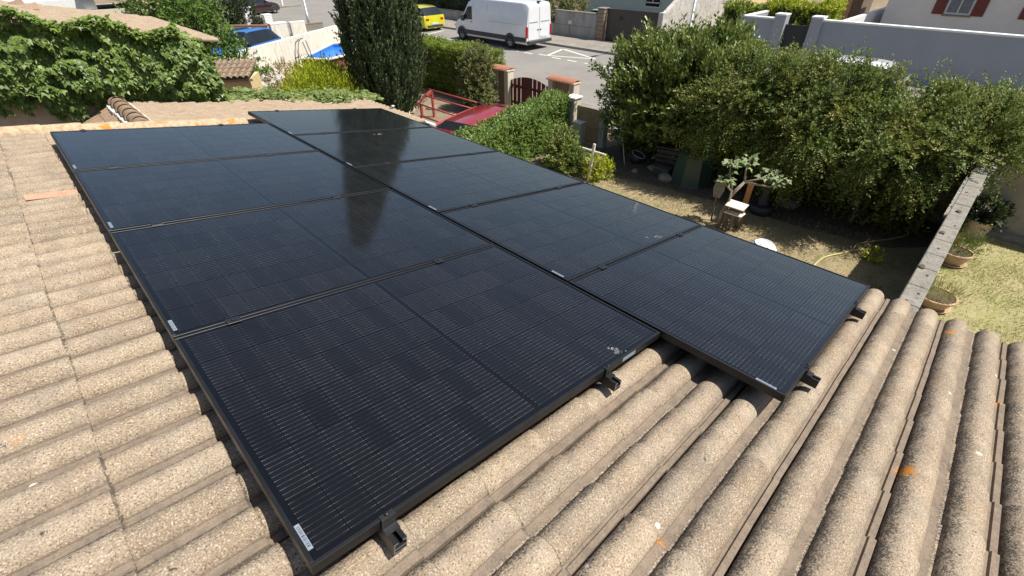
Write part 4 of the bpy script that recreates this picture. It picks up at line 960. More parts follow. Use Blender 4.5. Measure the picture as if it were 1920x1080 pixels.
def car(name, label, loc, rz, paint, L=4.1, Wd=1.76, H=1.46, hood=0.72, front=0.26, rear=0.30, ws=(0.62, 0.26), rs=(-1.55, -2.0), group=None, roofmat=None, r=0.31):
    t_ = thing(name, label, 'car', loc, (0, 0, rz), group); h2 = L / 2; w2 = Wd / 2
    xs = [(-h2, .86, 0.62, 0), (-h2 + 0.06, .93, 0.80, 0), (-h2 + 0.18, .97, 0.93, 0), (rs[1] + h2 * 0 + 0.0, .98, 0.95, 0.0), (rs[0] + 0.05, 1, 0.95, 0.86), (rs[0] + 0.45, 1, 0.94, 0.97), (-0.4, 1, 0.93, 1.0), (0.0, 1, 0.92, 1.0), (ws[1], 1, 0.91, 0.96), (ws[0] + 0.38, 1, 0.90, 0.0), (ws[0] + 0.7, .99, 0.86, 0.0), (h2 - 0.35, .96, hood + 0.02, 0), (h2 - 0.12, .88, hood - 0.08, 0), (h2, .74, hood - 0.26, 0)]
    xs = sorted(xs, key=lambda q: q[0])
    st = [dict(x=a, w=b, belt=c, g=d) for a, b, c, d in xs]
    def ring(s):
        w_ = w2 * s['w']; zb = s['belt']; zt = zb + 0.02 + s['g'] * (H - zb - 0.02); wt = w_ * (1 - 0.24 * s['g'])
        return [(w_ * 0.86, 0.20), (w_ * 0.98, 0.30), (w_, 0.52), (w_ * 0.985, zb - 0.12), (w_ * 0.94, zb), (wt * (0.95 if s['g'] else 0.90), zt - 0.05 * s['g']), (wt * 0.86 if s['g'] else w_ * 0.80, zt)]
    V, F, n = loft(st, ring); body = MB(); glass = MB(); top = MB()
    fb, fg, ft = [], [], []
    for f, i, j in F:
        ga, gb = st[i]['g'], st[i + 1]['g']; side = j in (4, n - 6); roofj = 5 <= j <= n - 7
        if side and (ga > 0.5 or gb > 0.5): fg.append(f)
        elif roofj and ((ga < 0.3) != (gb < 0.3)) : fg.append(f)
        elif roofj and ga > 0.3 and gb > 0.3: ft.append(f)
        else: fb.append(f)
    fb.append(tuple(range(n))[::-1]); fb.append(tuple(range((len(st) - 1) * n, len(st) * n)))
    fb += [(i * n, i * n + n - 1, (i + 1) * n + n - 1, (i + 1) * n)[::-1] for i in range(len(st) - 1)]
    for m_, fs in ((body, fb), (glass, fg), (top, ft)):
        used = sorted({v for f in fs for v in f}); mp = {v: i for i, v in enumerate(used)}
        m_.add([V[v] for v in used], [tuple(mp[v] for v in f)[::-1] for f in fs], True)
    ob = body.build('body', M[paint], t_)
    try: ob.data.set_sharp_from_angle(angle=R(38))
    except Exception: pass
    glass.build('glass', M['glass'], t_)
    top.build('roof', M[roofmat or paint], t_)
    # pillars over the side glass
    for sx in (-1, 1):
        mb = MB()
        for xc in (-0.25,):
            mb.box((xc - 0.04, 0, 0), (xc + 0.04, 0.02, 0.02))
        yb, yt = w2 * 0.945, w2 * 0.735
        for x0, x1, x2, x3 in ((-0.30, -0.22, -0.28, -0.20),):
            mb = MB(); mb.add([(x0, sx * yb, 0.93), (x1, sx * yb, 0.93), (x3, sx * (yt), H - 0.06), (x2, sx * (yt), H - 0.06)], [(0, 1, 2, 3)]); mb.build('pillar', M['black'], t_)
        mb = MB(); mb.box((ws[0] - 0.08, min(sx * (w2 - 0.03), sx * (w2 + 0.15)), 0.92), (ws[0] + 0.04, max(sx * (w2 - 0.03), sx * (w2 + 0.15)), 1.05), 0.02); mb.build('mirror', M['black'], t_)
        for xx in (h2 - 0.78, -h2 + 0.72):
            arch(t_, xx, sx * (w2 * 1.002), r + 0.05, sx); wheel(t_, xx, sx * (w2 - 0.09), r, 0.21, sx)
        mb = MB(); mb.box((-h2 - 0.012, min(sx * w2 * 0.55, sx * w2 * 0.84), 0.66), (-h2 + 0.06, max(sx * w2 * 0.55, sx * w2 * 0.84), 0.80), 0.015); mb.build('tail_light', M['lamp_red'], t_)
        mb = MB(); mb.box((h2 - 0.22, min(sx * w2 * 0.5, sx * w2 * 0.8), 0.52), (h2 - 0.035, max(sx * w2 * 0.5, sx * w2 * 0.8), 0.64), 0.02); mb.build('headlight', M['white_plastic'], t_)
    mb = MB(); mb.box((-h2 - 0.02, -0.26, 0.42), (-h2 - 0.002, 0.26, 0.53)); mb.build('number_plate', M['plate'], t_)
    mb = MB(); mb.box((-h2 - 0.016, -w2 * 0.78, 0.22), (-h2 + 0.1, w2 * 0.78, 0.40), 0.03); mb.build('rear_bumper', M['plastic'], t_)
    return t_
car('parked_car', 'blue car with dark windows parked behind the white garden wall', (8.85, 27.7, 0.06), math.atan2(-0.5, -0.86), 'blue_car', L=4.3, H=1.52)
car('parked_car', 'lime yellow hatchback parked in front of the white van', (22.5, 31.9, 0.012), R(90), 'yellow_car', L=4.1, Wd=1.78, H=1.48)
car('parked_car', 'red car under the red steel frame, nose towards the arched gate', (9.45, 9.75, 0.0), R(14), 'red_car', L=3.9, Wd=1.62, H=1.12, hood=0.66)
car('parked_car', 'white car glimpsed through the top of the feathery shrubs', (22.6, 4.3, 0.012), R(90), 'white_car', L=4.0, H=1.40)
car('parked_car', 'pale mint green car roof showing above the streaked concrete wall', (29.4, 20.7, 0.0), R(78), 'mint_car', L=4.0, H=1.46)
car('parked_car', 'dark car cut off by the top edge near the far bollards', (17.6, 49.6, 0.012), R(15), 'dark_car', L=4.2, H=1.46)
# white panel van
van = thing('panel_van', 'white high-roofed panel van parked along the far kerb', 'van', (22.3, 23.1, 0.012), (0, 0, R(90)))
VL, VW, VH = 6.6, 2.08, 2.36
def vst():
    h2 = VL / 2
    data = [(-h2, .955, VH - 0.16, 1), (-h2 + 0.10, .985, VH - 0.06, 1), (-h2 + 0.5, 1, VH - 0.01, 1), (-1.0, 1, VH, 1), (0.6, 1, VH, 1), (1.35, 1, VH - 0.05, 1), (1.72, .99, VH - 0.20, 1), (2.40, .97, 1.26, 0.4), (2.78, .94, 1.10, 0.1), (3.05, .88, 0.98, 0.05), (3.22, .78, 0.80, 0), (h2, .66, 0.66, 0)]
    return [dict(x=a, w=b, t=c, g=d) for a, b, c, d in data]
vs_ = vst()
def vring(s):
    w_ = VW / 2 * s['w']; zt = s['t']; ti = 0.10 * s['g']
    zs_ = [0.30, 0.40, 0.62]
    zb = min(1.15, zt - 0.06)
    return [(w_ * 0.93, 0.30), (w_ * 0.985, 0.36), (w_, 0.56), (w_ * 0.995, (0.62 + zb) / 2), (w_ * 0.985, zb), (w_ * (0.985 - 0.075 * s['g']), max(zb + 0.01, zt - 0.16)), (w_ * (0.95 - 0.09 * s['g']), zt - 0.035 * s['g']), (w_ * (0.82 - 0.06 * s['g']), zt)]
V, F, n = loft(vs_, vring); body = MB(); fs = []; fg = []
for f, i, j in F:
    xa = (vs_[i]['x'] + vs_[i + 1]['x']) / 2
    if 6 <= j <= n - 8 and 1.72 <= xa <= 2.40: fg.append(f)
    else: fs.append(f)
fs.append(tuple(range(n))[::-1]); fs.append(tuple(range((len(vs_) - 1) * n, len(vs_) * n)))
for nm, ff, mt in (('body', fs, 'white_car'), ('windscreen', fg, 'glass')):
    used = sorted({v for f in ff for v in f}); mp = {v: i for i, v in enumerate(used)}
    mb = MB(); mb.add([V[v] for v in used], [tuple(mp[v] for v in f)[::-1] for f in ff], True); ob = mb.build(nm, M[mt], van)
    try: ob.data.set_sharp_from_angle(angle=R(30))
    except Exception: pass
w2 = VW / 2
for sx in (-1, 1):
    yb = sx * w2
    def pan(name, pts, mt, dy=0.004):
        mb = MB(); mb.add([(x_, sx * (w2 * (0.988 - 0.075 * max(0, (z_ - 1.15)) / 1.05) + dy), z_) for x_, z_ in pts], [tuple(range(len(pts)))]); return mb.build(name, M[mt], van)
    pan('side_window', [(1.32, 1.22), (2.22, 1.22), (1.72, 1.88), (1.36, 1.92)], 'glass', 0.006)
    pan('window_pillar', [(1.66, 1.23), (1.70, 1.23), (1.58, 1.88), (1.55, 1.88)], 'plastic', 0.009)
    for x_ in (1.22, -0.05): pan('door_gap', [(x_, 0.60), (x_ + 0.012, 0.60), (x_ + 0.012, 2.12), (x_, 2.12)], 'plastic', 0.013 if False else 0.007)
    pan('slide_rail', [(-3.0, 1.26), (-0.1, 1.26), (-0.1, 1.275), (-3.0, 1.275)], 'galv', 0.007)
    pan('door_handle', [(1.30, 1.08), (1.48, 1.08), (1.48, 1.12), (1.30, 1.12)], 'black', 0.016)
    mb = MB(); mb.box((-3.26, min(yb - sx * .01, yb + sx * .02), 0.42), (2.6, max(yb - sx * .01, yb + sx * .02), 0.66), 0.012); mb.build('rub_strip', M['plastic'], van)
    mb = MB(); mb.box((2.02, min(yb - sx * .04, yb + sx * .20), 1.12), (2.16, max(yb - sx * .04, yb + sx * .20), 1.46), 0.03); mb.build('mirror', M['plastic'], van)
    for xx in (2.33, -2.0):
        arch(van, xx, sx * (w2 + 0.022), 0.43, sx); wheel(van, xx, sx * (w2 - 0.10), 0.35, 0.26, sx)
    mb = MB(); mb.box((-3.325, min(sx * w2 * 0.87, sx * w2 * 0.99), 0.66), (-3.22, max(sx * w2 * 0.87, sx * w2 * 0.99), 1.20), 0.015); mb.build('tail_light', M['lamp_red'], van)
    mb = MB(); mb.box((2.95, min(sx * w2 * 0.55, sx * w2 * 0.86), 0.72), (3.20, max(sx * w2 * 0.55, sx * w2 * 0.86), 0.92), 0.03); mb.build('headlight', M['white_plastic'], van)
    mb = MB(); mb.box((-3.312, min(0.012 * sx, sx * w2 * 0.84), 0.52), (-3.295, max(0.012 * sx, sx * w2 * 0.84), 2.12), 0.02); rd_ = mb.build('rear_door', M['white_car'], van)
    mb = MB(); mb.box((-3.335, min(0.06 * sx, 0.16 * sx), 0.98), (-3.3125, max(0.06 * sx, 0.16 * sx), 1.03)); mb.build('handle', M['black'], rd_)
    mb = MB(); mb.box((-3.318, min(0.12 * sx, sx * w2 * 0.78), 1.36), (-3.3125, max(0.12 * sx, sx * w2 * 0.78), 1.42)); mb.build('crease', M['galv'], rd_)
mb = MB(); mb.box((-3.45, -w2 * 0.94, 0.34), (-3.20, w2 * 0.94, 0.50), 0.03); mb.build('rear_bumper', M['plastic'], van)
mb = MB(); mb.box((-3.33, -0.62, 0.60), (-3.3125, -0.12, 0.71)); mb.build('number_plate', M['plate'], van)
mb = MB(); mb.box((-3.30, -0.09, VH - 0.05), (-3.14, 0.09, VH + 0.03), 0.012); mb.build('roof_lamp', M['plastic'], van)
mb = MB(); mb.box((3.05, -w2 * 0.72, 0.36), (3.325, w2 * 0.72, 0.62), 0.04); mb.build('front_bumper', M['plastic'], van)

# ================================================================== RED STEEL FRAME (trailer rack)
tr = thing('steel_rack', 'red painted steel rack of long rails on posts, standing over the red car', 'rack', (9.4, 12.1, 0)); 
def rtube(name, a, b2, r, mt='red_steel'):
    mb = MB(); mb.tube([Vector(a) - tr.location, Vector(b2) - tr.location], r, 8, smooth=True); mb.build(name, M[mt], tr)
def rbeam(name, a, b2, w_, h_):
    a = Vector(a) - tr.location; b2 = Vector(b2) - tr.location; d = (b2 - a).normalized(); s_ = d.cross(Vector((0, 0, 1))).normalized() * w_ / 2; u_ = Vector((0, 0, h_ / 2))
    mb = MB(); mb.add([a - s_ - u_, a + s_ - u_, a + s_ + u_, a - s_ + u_, b2 - s_ - u_, b2 + s_ - u_, b2 + s_ + u_, b2 - s_ + u_], [(0, 1, 2, 3), (7, 6, 5, 4), (0, 4, 5, 1), (1, 5, 6, 2), (2, 6, 7, 3), (3, 7, 4, 0)]); mb.build(name, M['red_steel'], tr)
rtube('rail', (10.02, 13.62, .92), (10.05, 10.85, .92), 0.024); rtube('rail', (9.44, 13.1, .90), (9.55, 10.83, .90), 0.024); rtube('rail', (8.73, 12.45, .90), (8.73, 10.65, .90), 0.026)
rtube('rail', (8.80, 12.45, .52), (8.75, 10.65, .52), 0.022)
rbeam('crossbeam', (7.75, 10.36, .86), (10.06, 10.93, .86), 0.13, 0.07); rbeam('crossbeam', (9.38, 13.08, .86), (10.04, 13.5, .86), 0.07, 0.10); rbeam('crossbeam', (8.70, 12.50, .86), (9.40, 13.05, .86), 0.05, 0.07)
for a in ((8.86, 12.5), (9.5, 10.80), (10.03, 10.92), (10.02, 13.48), (7.82, 10.40)):
    mb = MB(); q = Vector((a[0], a[1], 0)) - tr.location; mb.box((q.x - .035, q.y - .035, 0), (q.x + .035, q.y + .035, 0.84), 0.004); mb.build('post', M['red_steel'], tr)
ldd = thing('pale_post', 'pale slanting post between the roof corner and the red rack', 'post', (8.6, 12.75, 0))
mb = MB(); mb.tube([(0.05, 0.1, 0), (-0.05, 0.05, 0.75)], 0.03, 8); mb.build('post', M['wood_pale'], ldd)
for k, (x, y, r_) in enumerate(((9.15, 13.9, 0.22), (9.7, 14.6, 0.28), (10.6, 14.4, 0.2), (8.8, 13.4, 0.16))):
    st_ = thing('garden_stone', ['pale flat stone beside the red rack post', 'large pale stone behind the red rack', 'pale stone in the shade of the tall hedge', 'small rounded stone by the slanting post'][k], 'stone', (x, y, 0))
    mb = MB(); rg = random.Random(k); mb.lathe([(r_ * 0.9, -0.02), (r_ * 1.05, r_ * 0.2), (r_ * 0.75, r_ * 0.45), (0.0, r_ * 0.5)], n=9, smooth=False)
    mb.v = [(a * rg.uniform(.8, 1.2), b2 * rg.uniform(.8, 1.3), c_) for a, b2, c_ in mb.v]; mb.build('stone', M['stone'], st_)

# ================================================================== GARDEN: concrete wall, pots, bins, fig
cwl = thing('concrete_wall', 'long low grey concrete garden wall running away from the roof edge', 'wall', (8.5, -0.84, 0))
mb = MB(); mb.box((-4.9, -0.085, 0), (4.7, 0.085, 1.62)); mb.build('wall', M['conc'], cwl)
x = -4.9
while x < 4.65:
    L = rj.uniform(0.46, 0.52); mb = MB(); z = 1.6205 + rj.uniform(0, 0.006); mb.box((x, -0.105, z), (min(x + L, 4.7) - 0.012, 0.10, z + 0.075), 0.010); mb.build('coping_block', M['conc'], cwl); x += L
for k, (dx, dy) in enumerate(((0.68, 0.0), (-0.27, 0.05), (-1.48, 0.06), (-1.65, -0.03), (-2.16, -0.04), (1.6, 0.03), (0.1, -0.04), (-0.8, 0.0), (-2.4, 0.03))):
    r_ = 0.045 if k < 3 else 0.018; mb = MB(); mb.lathe([(r_, -0.004), (r_ * 0.9, r_ * 0.35), (0.0, r_ * 0.5)], n=8, smooth=False); mb.v = [(a * rj.uniform(.8, 1.5), b2 * rj.uniform(.6, 1.0), c_) for a, b2, c_ in mb.v]
    o = mb.build('dark_lump', M['soil'], cwl); o.location = (dx, dy, 1.702)  # dark lumps stand in for the holes in the coping
bw = thing('beige_wall', 'stained beige wall behind the white-flowered pot at the right edge', 'wall', (13.25, -4.6, 0))
mb = MB(); mb.box((-0.08, -4.4, 0), (0.10, 3.55, 1.74)); mb.build('wall', M['beige_wall'], bw)
mb = MB(); mb.box((-0.11, -4.42, 1.7405), (0.13, 3.57, 1.80), 0.01); mb.build('coping', M['conc'], bw)
def pot(name, label, loc, r0, r1, h, mt, saucer=True):
    t_ = thing(name, label, 'plant pot', loc); n = 24; z0 = 0.03 if saucer else 0.0
    mb = MB(); mb.lathe([(0.0, z0), (r0, z0), (r1 * 0.97, z0 + h * 0.82), (r1 * 1.05, z0 + h * 0.84), (r1 * 1.06, z0 + h), (r1 * 0.94, z0 + h), (r1 * 0.92, z0 + h * 0.88), (0.0, z0 + h * 0.88)], n=n)
    o = mb.build('bowl', M[mt], t_)
    try: o.data.set_sharp_from_angle(angle=R(40))
    except Exception: pass
    mb = MB(); mb.lathe([(0.0, z0 + h * 0.895), (r1 * 0.915, z0 + h * 0.89)], n=n); mb.build('soil', M['soil'], t_)
    if saucer:
        mb = MB(); mb.lathe([(0.0, 0.004), (r0 * 1.25, 0.004), (r0 * 1.42, 0.045), (r0 * 1.36, 0.045), (r0 * 1.2, 0.016), (0.0, 0.016)], n=n); mb.build('saucer', M[mt], t_)
    return t_
pot('plant_pot', 'shallow peach clay bowl with a saucer and sparse grass, nearest the roof tiles', (9.35, -1.17, 0.012), 0.19, 0.28, 0.20, 'pot_clay')
pot('plant_pot', 'clay pot with a bushy green lavender plant, in the middle beside the wall', (11.2, -1.16, 0.012), 0.17, 0.25, 0.23, 'pot_clay')
pot('plant_pot', 'tall cream pot with dark leaves and white flowers, by the beige wall', (12.8, -1.28, 0.012), 0.17, 0.25, 0.38, 'pot_cream', False)
pot('plant_pot', 'small empty orange terracotta pot against the concrete wall', (12.1, -1.08, 0.012), 0.09, 0.13, 0.20, 'terracotta', False)
bush('potted_grass', 'thin green grass plant growing from the shallow clay bowl', 'plant', (9.35, -1.17, 0.2), [(9.35, -1.17, 0.26, 0.24, 0.24, 0.06)], 'grassgreen', 120, 6, 0.16, 0.10, 0.010, 1.0, 0.5, seed=81, r0=0.008, trunk_h=0.03)
bush('lavender', 'bushy green lavender with grey tips in the middle clay pot', 'plant', (11.2, -1.16, 0.2), [(11.2, -1.16, 0.33, 0.22, 0.22, 0.16), (11.38, -1.22, 0.28, 0.15, 0.15, 0.11)], 'laurel', 190, 10, 0.26, 0.05, 0.012, 1.0, 0.5, seed=82, r0=0.015, trunk_h=0.06)
fl = bush('flowering_plant', 'dark leafy plant with white flowers in the tall cream pot', 'plant', (12.8, -1.28, 0.36), [(12.8, -1.28, 0.50, 0.28, 0.28, 0.15)], 'dark_leaf', 150, 9, 0.16, 0.09, 0.05, 0.5, 0.8, seed=83, r0=0.015, trunk_h=0.06)
rg = np.random.default_rng(3); P = np.stack([12.70 + rg.normal(0, 0.05, 40), -1.22 + rg.normal(0, 0.05, 40), 0.66 + rg.normal(0, 0.02, 40)], 1)
V, F, T = leaves(P, rg.normal(0, 1, (40, 3)) + np.array([0, 0, .3]), rg.normal(0, .3, (40, 3)) + np.array([0, 0, 1.]), np.full(40, .05), np.full(40, .035), rg.uniform(0, 1, 40)); fast('flowers', V, F, M['petal'], T, fl)['kind'] = 'stuff'
# compost bin: faceted dark green cone
cb = thing('compost_bin', 'faceted dark green plastic compost bin in the shade of the shrubs', 'compost bin', (11.3, 4.25, 0))
mb = MB(); mb.lathe([(0.56, 0.0), (0.54, 0.05), (0.44, 0.72), (0.45, 0.74)], n=8, smooth=False); mb.build('body', M['compost'], cb)
mb = MB(); mb.lathe([(0.46, 0.7405), (0.47, 0.79), (0.40, 0.83), (0.10, 0.95), (0.0, 0.955)], n=8, smooth=False); mb.build('lid', M['compost'], cb)
mb = MB(); mb.box((-0.17, -0.53, 0.04), (0.17, -0.50, 0.32), 0.01); mb.build('hatch', M['compost'], cb)
bb = thing('black_bin', 'black box bin with slatted sides under the shrubs, left of the compost bin', 'bin', (11.5, 5.05, 0), (0, 0, R(12)))
for k in range(5):
    mb = MB(); mb.box((-0.28, -0.30, 0.02 + k * 0.125), (0.28, 0.30, 0.13 + k * 0.125), 0.01); mb.build('slat_ring', M['anthracite'], bb)
mb = MB(); mb.box((-0.31, -0.33, 0.655), (0.31, 0.33, 0.70), 0.012); mb.build('lid', M['plastic'], bb)
gb = thing('green_crate', 'low dark green crate in front of the black box bin', 'crate', (11.05, 4.95, 0))
mb = MB(); mb.box((-0.14, -0.22, 0), (0.14, 0.22, 0.22), 0.015); mb.build('crate', M['compost'], gb)
mb = MB(); mb.box((-0.12, -0.20, 0.2205), (0.12, 0.20, 0.24)); mb.build('contents', M['soil'], gb)
tb = thing('dark_tub', 'dark round tub with a white rim lying tilted under the laurel', 'tub', (11.35, 5.95, 0.14), (R(20), R(8), 0))
mb = MB(); mb.lathe([(0.0, -0.13), (0.14, -0.13), (0.20, 0.11), (0.18, 0.11), (0.13, -0.10), (0.0, -0.10)], n=18); mb.build('tub', M['plastic'], tb)
mb = MB(); mb.lathe([(0.20, 0.11), (0.212, 0.118), (0.20, 0.126), (0.18, 0.118), (0.183, 0.1101)], n=18); mb.build('rim', M['white_plastic'], tb)
sk_ = thing('cane', 'thin pale cane stuck upright in the soil under the laurel', 'cane', (10.95, 6.05, 0))
mb = MB(); mb.tube([(0, 0, 0), (0.12, 0.22, 0.55)], 0.012, 6); mb.build('cane', M['wood_pale'], sk_)
for k, (x, y, r_) in enumerate(((10.85, 4.75, 0.17), (11.25, 5.35, 0.13), (10.75, 5.6, 0.09))):
    st_ = thing('garden_stone', ['rough stone in front of the compost bin', 'pale stone beside the black box bin', 'small stone under the laurel, by the tub'][k], 'stone', (x, y, 0))
    mb = MB(); rg = random.Random(k + 9); mb.lathe([(r_ * 0.9, -0.02), (r_ * 1.05, r_ * 0.4), (r_ * 0.7, r_ * 0.9), (0.0, r_ * 1.0)], n=9, smooth=False)
    mb.v = [(a * rg.uniform(.8, 1.2), b2 * rg.uniform(.8, 1.3), c_) for a, b2, c_ in mb.v]; mb.build('stone', M['stone'], st_)
bnd = thing('boundary_wall', 'low rough wall in the shade behind the laurel and feathery shrubs', 'wall', (12.96, 3.2, 0))
mb = MB(); mb.box((-0.07, -3.9, 0), (0.07, 4.0, 1.15)); mb.build('wall', M['conc'], bnd)
# white cross post with braces
wc = thing('cross_post', 'white T-shaped wooden post with thin braces beside the small bush', 'post', (9.4, 6.1, 0))
mb = MB(); mb.box((-0.025, -0.03, 0), (0.025, 0.03, 0.98), 0.004); o = mb.build('post', M['wood_pale'], wc); o.rotation_euler = (R(2), R(4), 0)
mb = MB(); mb.box((-0.02, -0.36, 0.76), (0.02, 0.36, 0.80), 0.004); o = mb.build('crossbar', M['wood_pale'], wc); o.location = (0.085, -0.02, 0)
for sy in (-1, 1):
    mb = MB(); mb.tube([(0.085, sy * 0.30, 0.76), (0.0, 0.0, 0.30)], 0.009, 6); mb.build('brace', M['wood_pale'], wc)
# fig tree with stake, bird table, pots
fg_ = thing('fig_tree', 'young fig tree with big pale leaves on a bare leaning trunk', 'tree', (9.45, 2.62, 0))
mb = MB(); mb.tube([(0, 0, 0), (0.03, 0.0, 0.35), (0.18, -0.05, 0.75), (0.28, -0.18, 1.0)], [0.05, 0.045, 0.04, 0.03], 8)
tipsf = [((0.18, -.05, .75), (0.12, 0.10, 1.15), (0.18, 0.16, 1.42)), ((0.28, -.18, 1.0), (0.38, -0.10, 1.25), (0.42, -0.12, 1.45)), ((0.28, -.18, 1.0), (0.45, -0.40, 1.08), (0.60, -0.55, 1.22)), ((0.28, -.18, 1.0), (0.40, -0.65, 1.0), (0.55, -0.85, 1.22)), ((0.18, -.05, .75), (0.05, 0.12, 0.95), (0.0, 0.1, 1.08))]
for b3 in tipsf: mb.tube(b3, [0.025, 0.017, 0.008], 6)
mb.build('trunk', M['stone'], fg_)
Pf = []; Df = []; rg = np.random.default_rng(9)
for b3 in tipsf:
    for i in range(24):
        f_ = rg.uniform(0.15, 1.05); a = np.array(b3[1]) * (1 - f_) + np.array(b3[2]) * f_; d = rg.normal(0, 1, 3); d[2] = d[2] * .3; d /= np.linalg.norm(d); Pf.append(a + d * 0.09 + np.array([9.45, 2.62, 0])); Df.append(d + np.array([0, 0, -0.1]))
nf = len(Pf); s_f = rg.uniform(0.085, 0.15, nf)
V, F, T = leaves(np.array(Pf), np.array(Df), rg.normal(0, .35, (nf, 3)) + np.array([-.25, -.15, 1.0]), s_f, s_f * 1.0, rg.uniform(0, 1, nf), lobed=True)
fast('leaves', V, F, M['fig'], T, fg_)['kind'] = 'stuff'
def stick(name, label, cat, base, pts, r_, mt):
    t_ = thing(name, label, cat, base); mb = MB(); mb.tube(pts, r_, 8); mb.build('shaft', M[mt], t_); return t_
stick('stake', 'brown stake leaning against the fig trunk', 'stake', (9.40, 2.50, 0), [(0, 0, 0), (0.10, 0.06, 0.85)], 0.022, 'bark')
pk = thing('timber_plank', 'upright orange timber plank behind the bird table', 'plank', (9.92, 2.36, 0))
mb = MB(); mb.box((-0.02, -0.055, 0), (0.02, 0.055, 0.95), 0.004); mb.build('plank', M['wood_orange'], pk)
bt = thing('bird_table', 'pale wooden bird table with a small roof, in front of the fig tree', 'bird table', (9.45, 2.36, 0))
mb = MB(); mb.box((-0.025, -0.025, 0), (0.025, 0.025, 0.42), 0.004); mb.build('leg', M['bark'], bt)
mb = MB(); mb.box((-0.12, -0.18, 0.4205), (0.12, 0.18, 0.445), 0.004); mb.build('tray', M['wood_pale'], bt)
mb = MB(); mb.box((0.04, -0.15, 0.4455), (0.10, 0.15, 0.60), 0.004); mb.build('back_board', M['bark'], bt)
mb = MB(); mb.box((-0.13, -0.19, 0.605), (0.13, 0.19, 0.628), 0.004); o = mb.build('roof', M['wood_pale'], bt); o.rotation_euler = (0, R(-10), 0); o.location = (0.10, 0, 0.0)
lg = thing('log_piece', 'short grey log leaning at the bird table foot', 'log', (9.7, 2.3, 0))
mb = MB(); mb.tube([(0, 0, 0.04), (0.05, 0.08, 0.34)], 0.055, 9); mb.build('log', M['bark'], lg)
sv = thing('shovel_blade', 'grey rounded shovel blade standing up beside the fig leaves', 'shovel', (9.62, 2.86, 0))
mb = MB(); mb.tube([(0, 0, 0), (0, 0.02, 0.55)], 0.018, 7); mb.build('handle', M['bark'], sv)
mb = MB(); mb.add([(0.0 + dx, y, z) for dx in (-0.006, 0.006) for y, z in ((-.05, .55), (.09, .55), (.13, .75), (.10, .92), (.0, .97), (-.09, .9), (-.1, .72))], [tuple(range(7)), tuple(reversed(range(7, 14)))] + [(i, 7 + i, 7 + (i + 1) % 7, (i + 1) % 7) for i in range(7)]); mb.build('blade', M['conc'], sv)
fp = thing('folded_parasol', 'folded grey garden cloth on a dark pot right of the fig tree', 'parasol', (10.75, 2.25, 0))
mb = MB(); mb.lathe([(0.0, 0.0), (0.22, 0.0), (0.28, 0.22), (0.25, 0.22), (0.0, 0.20)], n=16); mb.build('base', M['plastic'], fp)
mb = MB(); n = 10; prof = []
for i in range(6):
    z = 0.22 + i * 0.12; r_ = 0.13 - 0.015 * i; prof.append((r_, z))
mb.lathe(prof + [(0.0, 0.86)], n=12); mb.v = [(a * (1 + 0.25 * math.sin(5 * math.atan2(b2, a))), b2 * (1 + 0.25 * math.sin(5 * math.atan2(b2, a))), c_) for a, b2, c_ in mb.v]; mb.build('cloth', M['plastic'], fp)
mb = MB(); mb.tube([(0, 0, 0.2), (0, 0, 0.95)], 0.018, 7); mb.build('pole', M['galv'], fp)
st_ = thing('garden_stone', 'large flat stone in deep shade behind the folded grey cloth', 'stone', (11.6, 1.95, 0)); mb = MB(); mb.lathe([(0.22, -0.01), (0.25, 0.08), (0.15, 0.15), (0, 0.16)], n=9, smooth=False); mb.build('stone', M['stone'], st_)
bk = thing('laundry_basket', 'white ribbed plastic basket upside down on the lawn at the panel edge', 'basket', (8.78, 1.46, 0))
mb = MB(); mb.lathe([(0.0, 0.345), (0.13, 0.345), (0.20, 0.30), (0.245, 0.10), (0.26, 0.0), (0.275, 0.0), (0.262, 0.10), (0.215, 0.32), (0.14, 0.365), (0.0, 0.365)], n=28); mb.build('shell', M['white_plastic'], bk)
for rr, zz in ((0.16, 0.364), (0.10, 0.367), (0.235, 0.262), (0.262, 0.14)):
    mb = MB(); mb.tube([(rr * math.cos(q * 6.2832 / 28), rr * math.sin(q * 6.2832 / 28), zz) for q in range(29)], 0.008, 5, cap=False); mb.build('rib', M['white_paint'], bk)
hs = thing('garden_hose', 'faded yellow garden hose curving over the dry lawn', 'hose', (9.9, 0.5, 0))
pts = [(9.2, 0.62), (9.43, 0.62), (9.7, 0.58), (9.95, 0.47), (10.17, 0.35), (10.4, 0.28), (10.6, 0.29), (10.75, 0.26), (11.1, 0.05), (11.5, -0.2), (11.9, -0.35), (12.2, -0.2)]
mb = MB(); cp = []
for i in range(len(pts) - 1):
    for q in range(4): f_ = q / 4; p0 = Vector(pts[max(i - 1, 0)]); p1 = Vector(pts[i]); p2 = Vector(pts[i + 1]); p3 = Vector(pts[min(i + 2, len(pts) - 1)]); c_ = 0.5 * ((2 * p1) + (p2 - p0) * f_ + (2 * p0 - 5 * p1 + 4 * p2 - p3) * f_ ** 2 + (3 * p1 - p0 - 3 * p2 + p3) * f_ ** 3); cp.append((c_.x - 9.9, c_.y - 0.5, 0.028))
mb.tube(cp, 0.017, 7); mb.build('hose', M['hose'], hs)
bush('small_plant', 'tiny yellow leaved plant alone in the wall shadow', 'plant', (10.25, -0.1, 0), [(10.25, -0.1, 0.12, 0.10, 0.10, 0.09)], 'lime', 26, 5, 0.09, 0.08, 0.04, seed=85, r0=0.01, trunk_h=0.05)
bush('small_plant', 'low dark green plant by the concrete wall under the shrubs', 'plant', (11.9, 0.35, 0), [(11.9, 0.35, 0.35, 0.35, 0.35, 0.28)], 'olive', 150, 8, 0.2, 0.10, 0.045, seed=86, r0=0.015, trunk_h=0.08)
mb = MB(); mb.prism([(5.6, 23.6), (12.6, 27.6), (12.0, 29.0), (9.6, 31.4), (5.0, 31.0)], 0.0, 0.06); structure('driveway', mb, M['paving'])
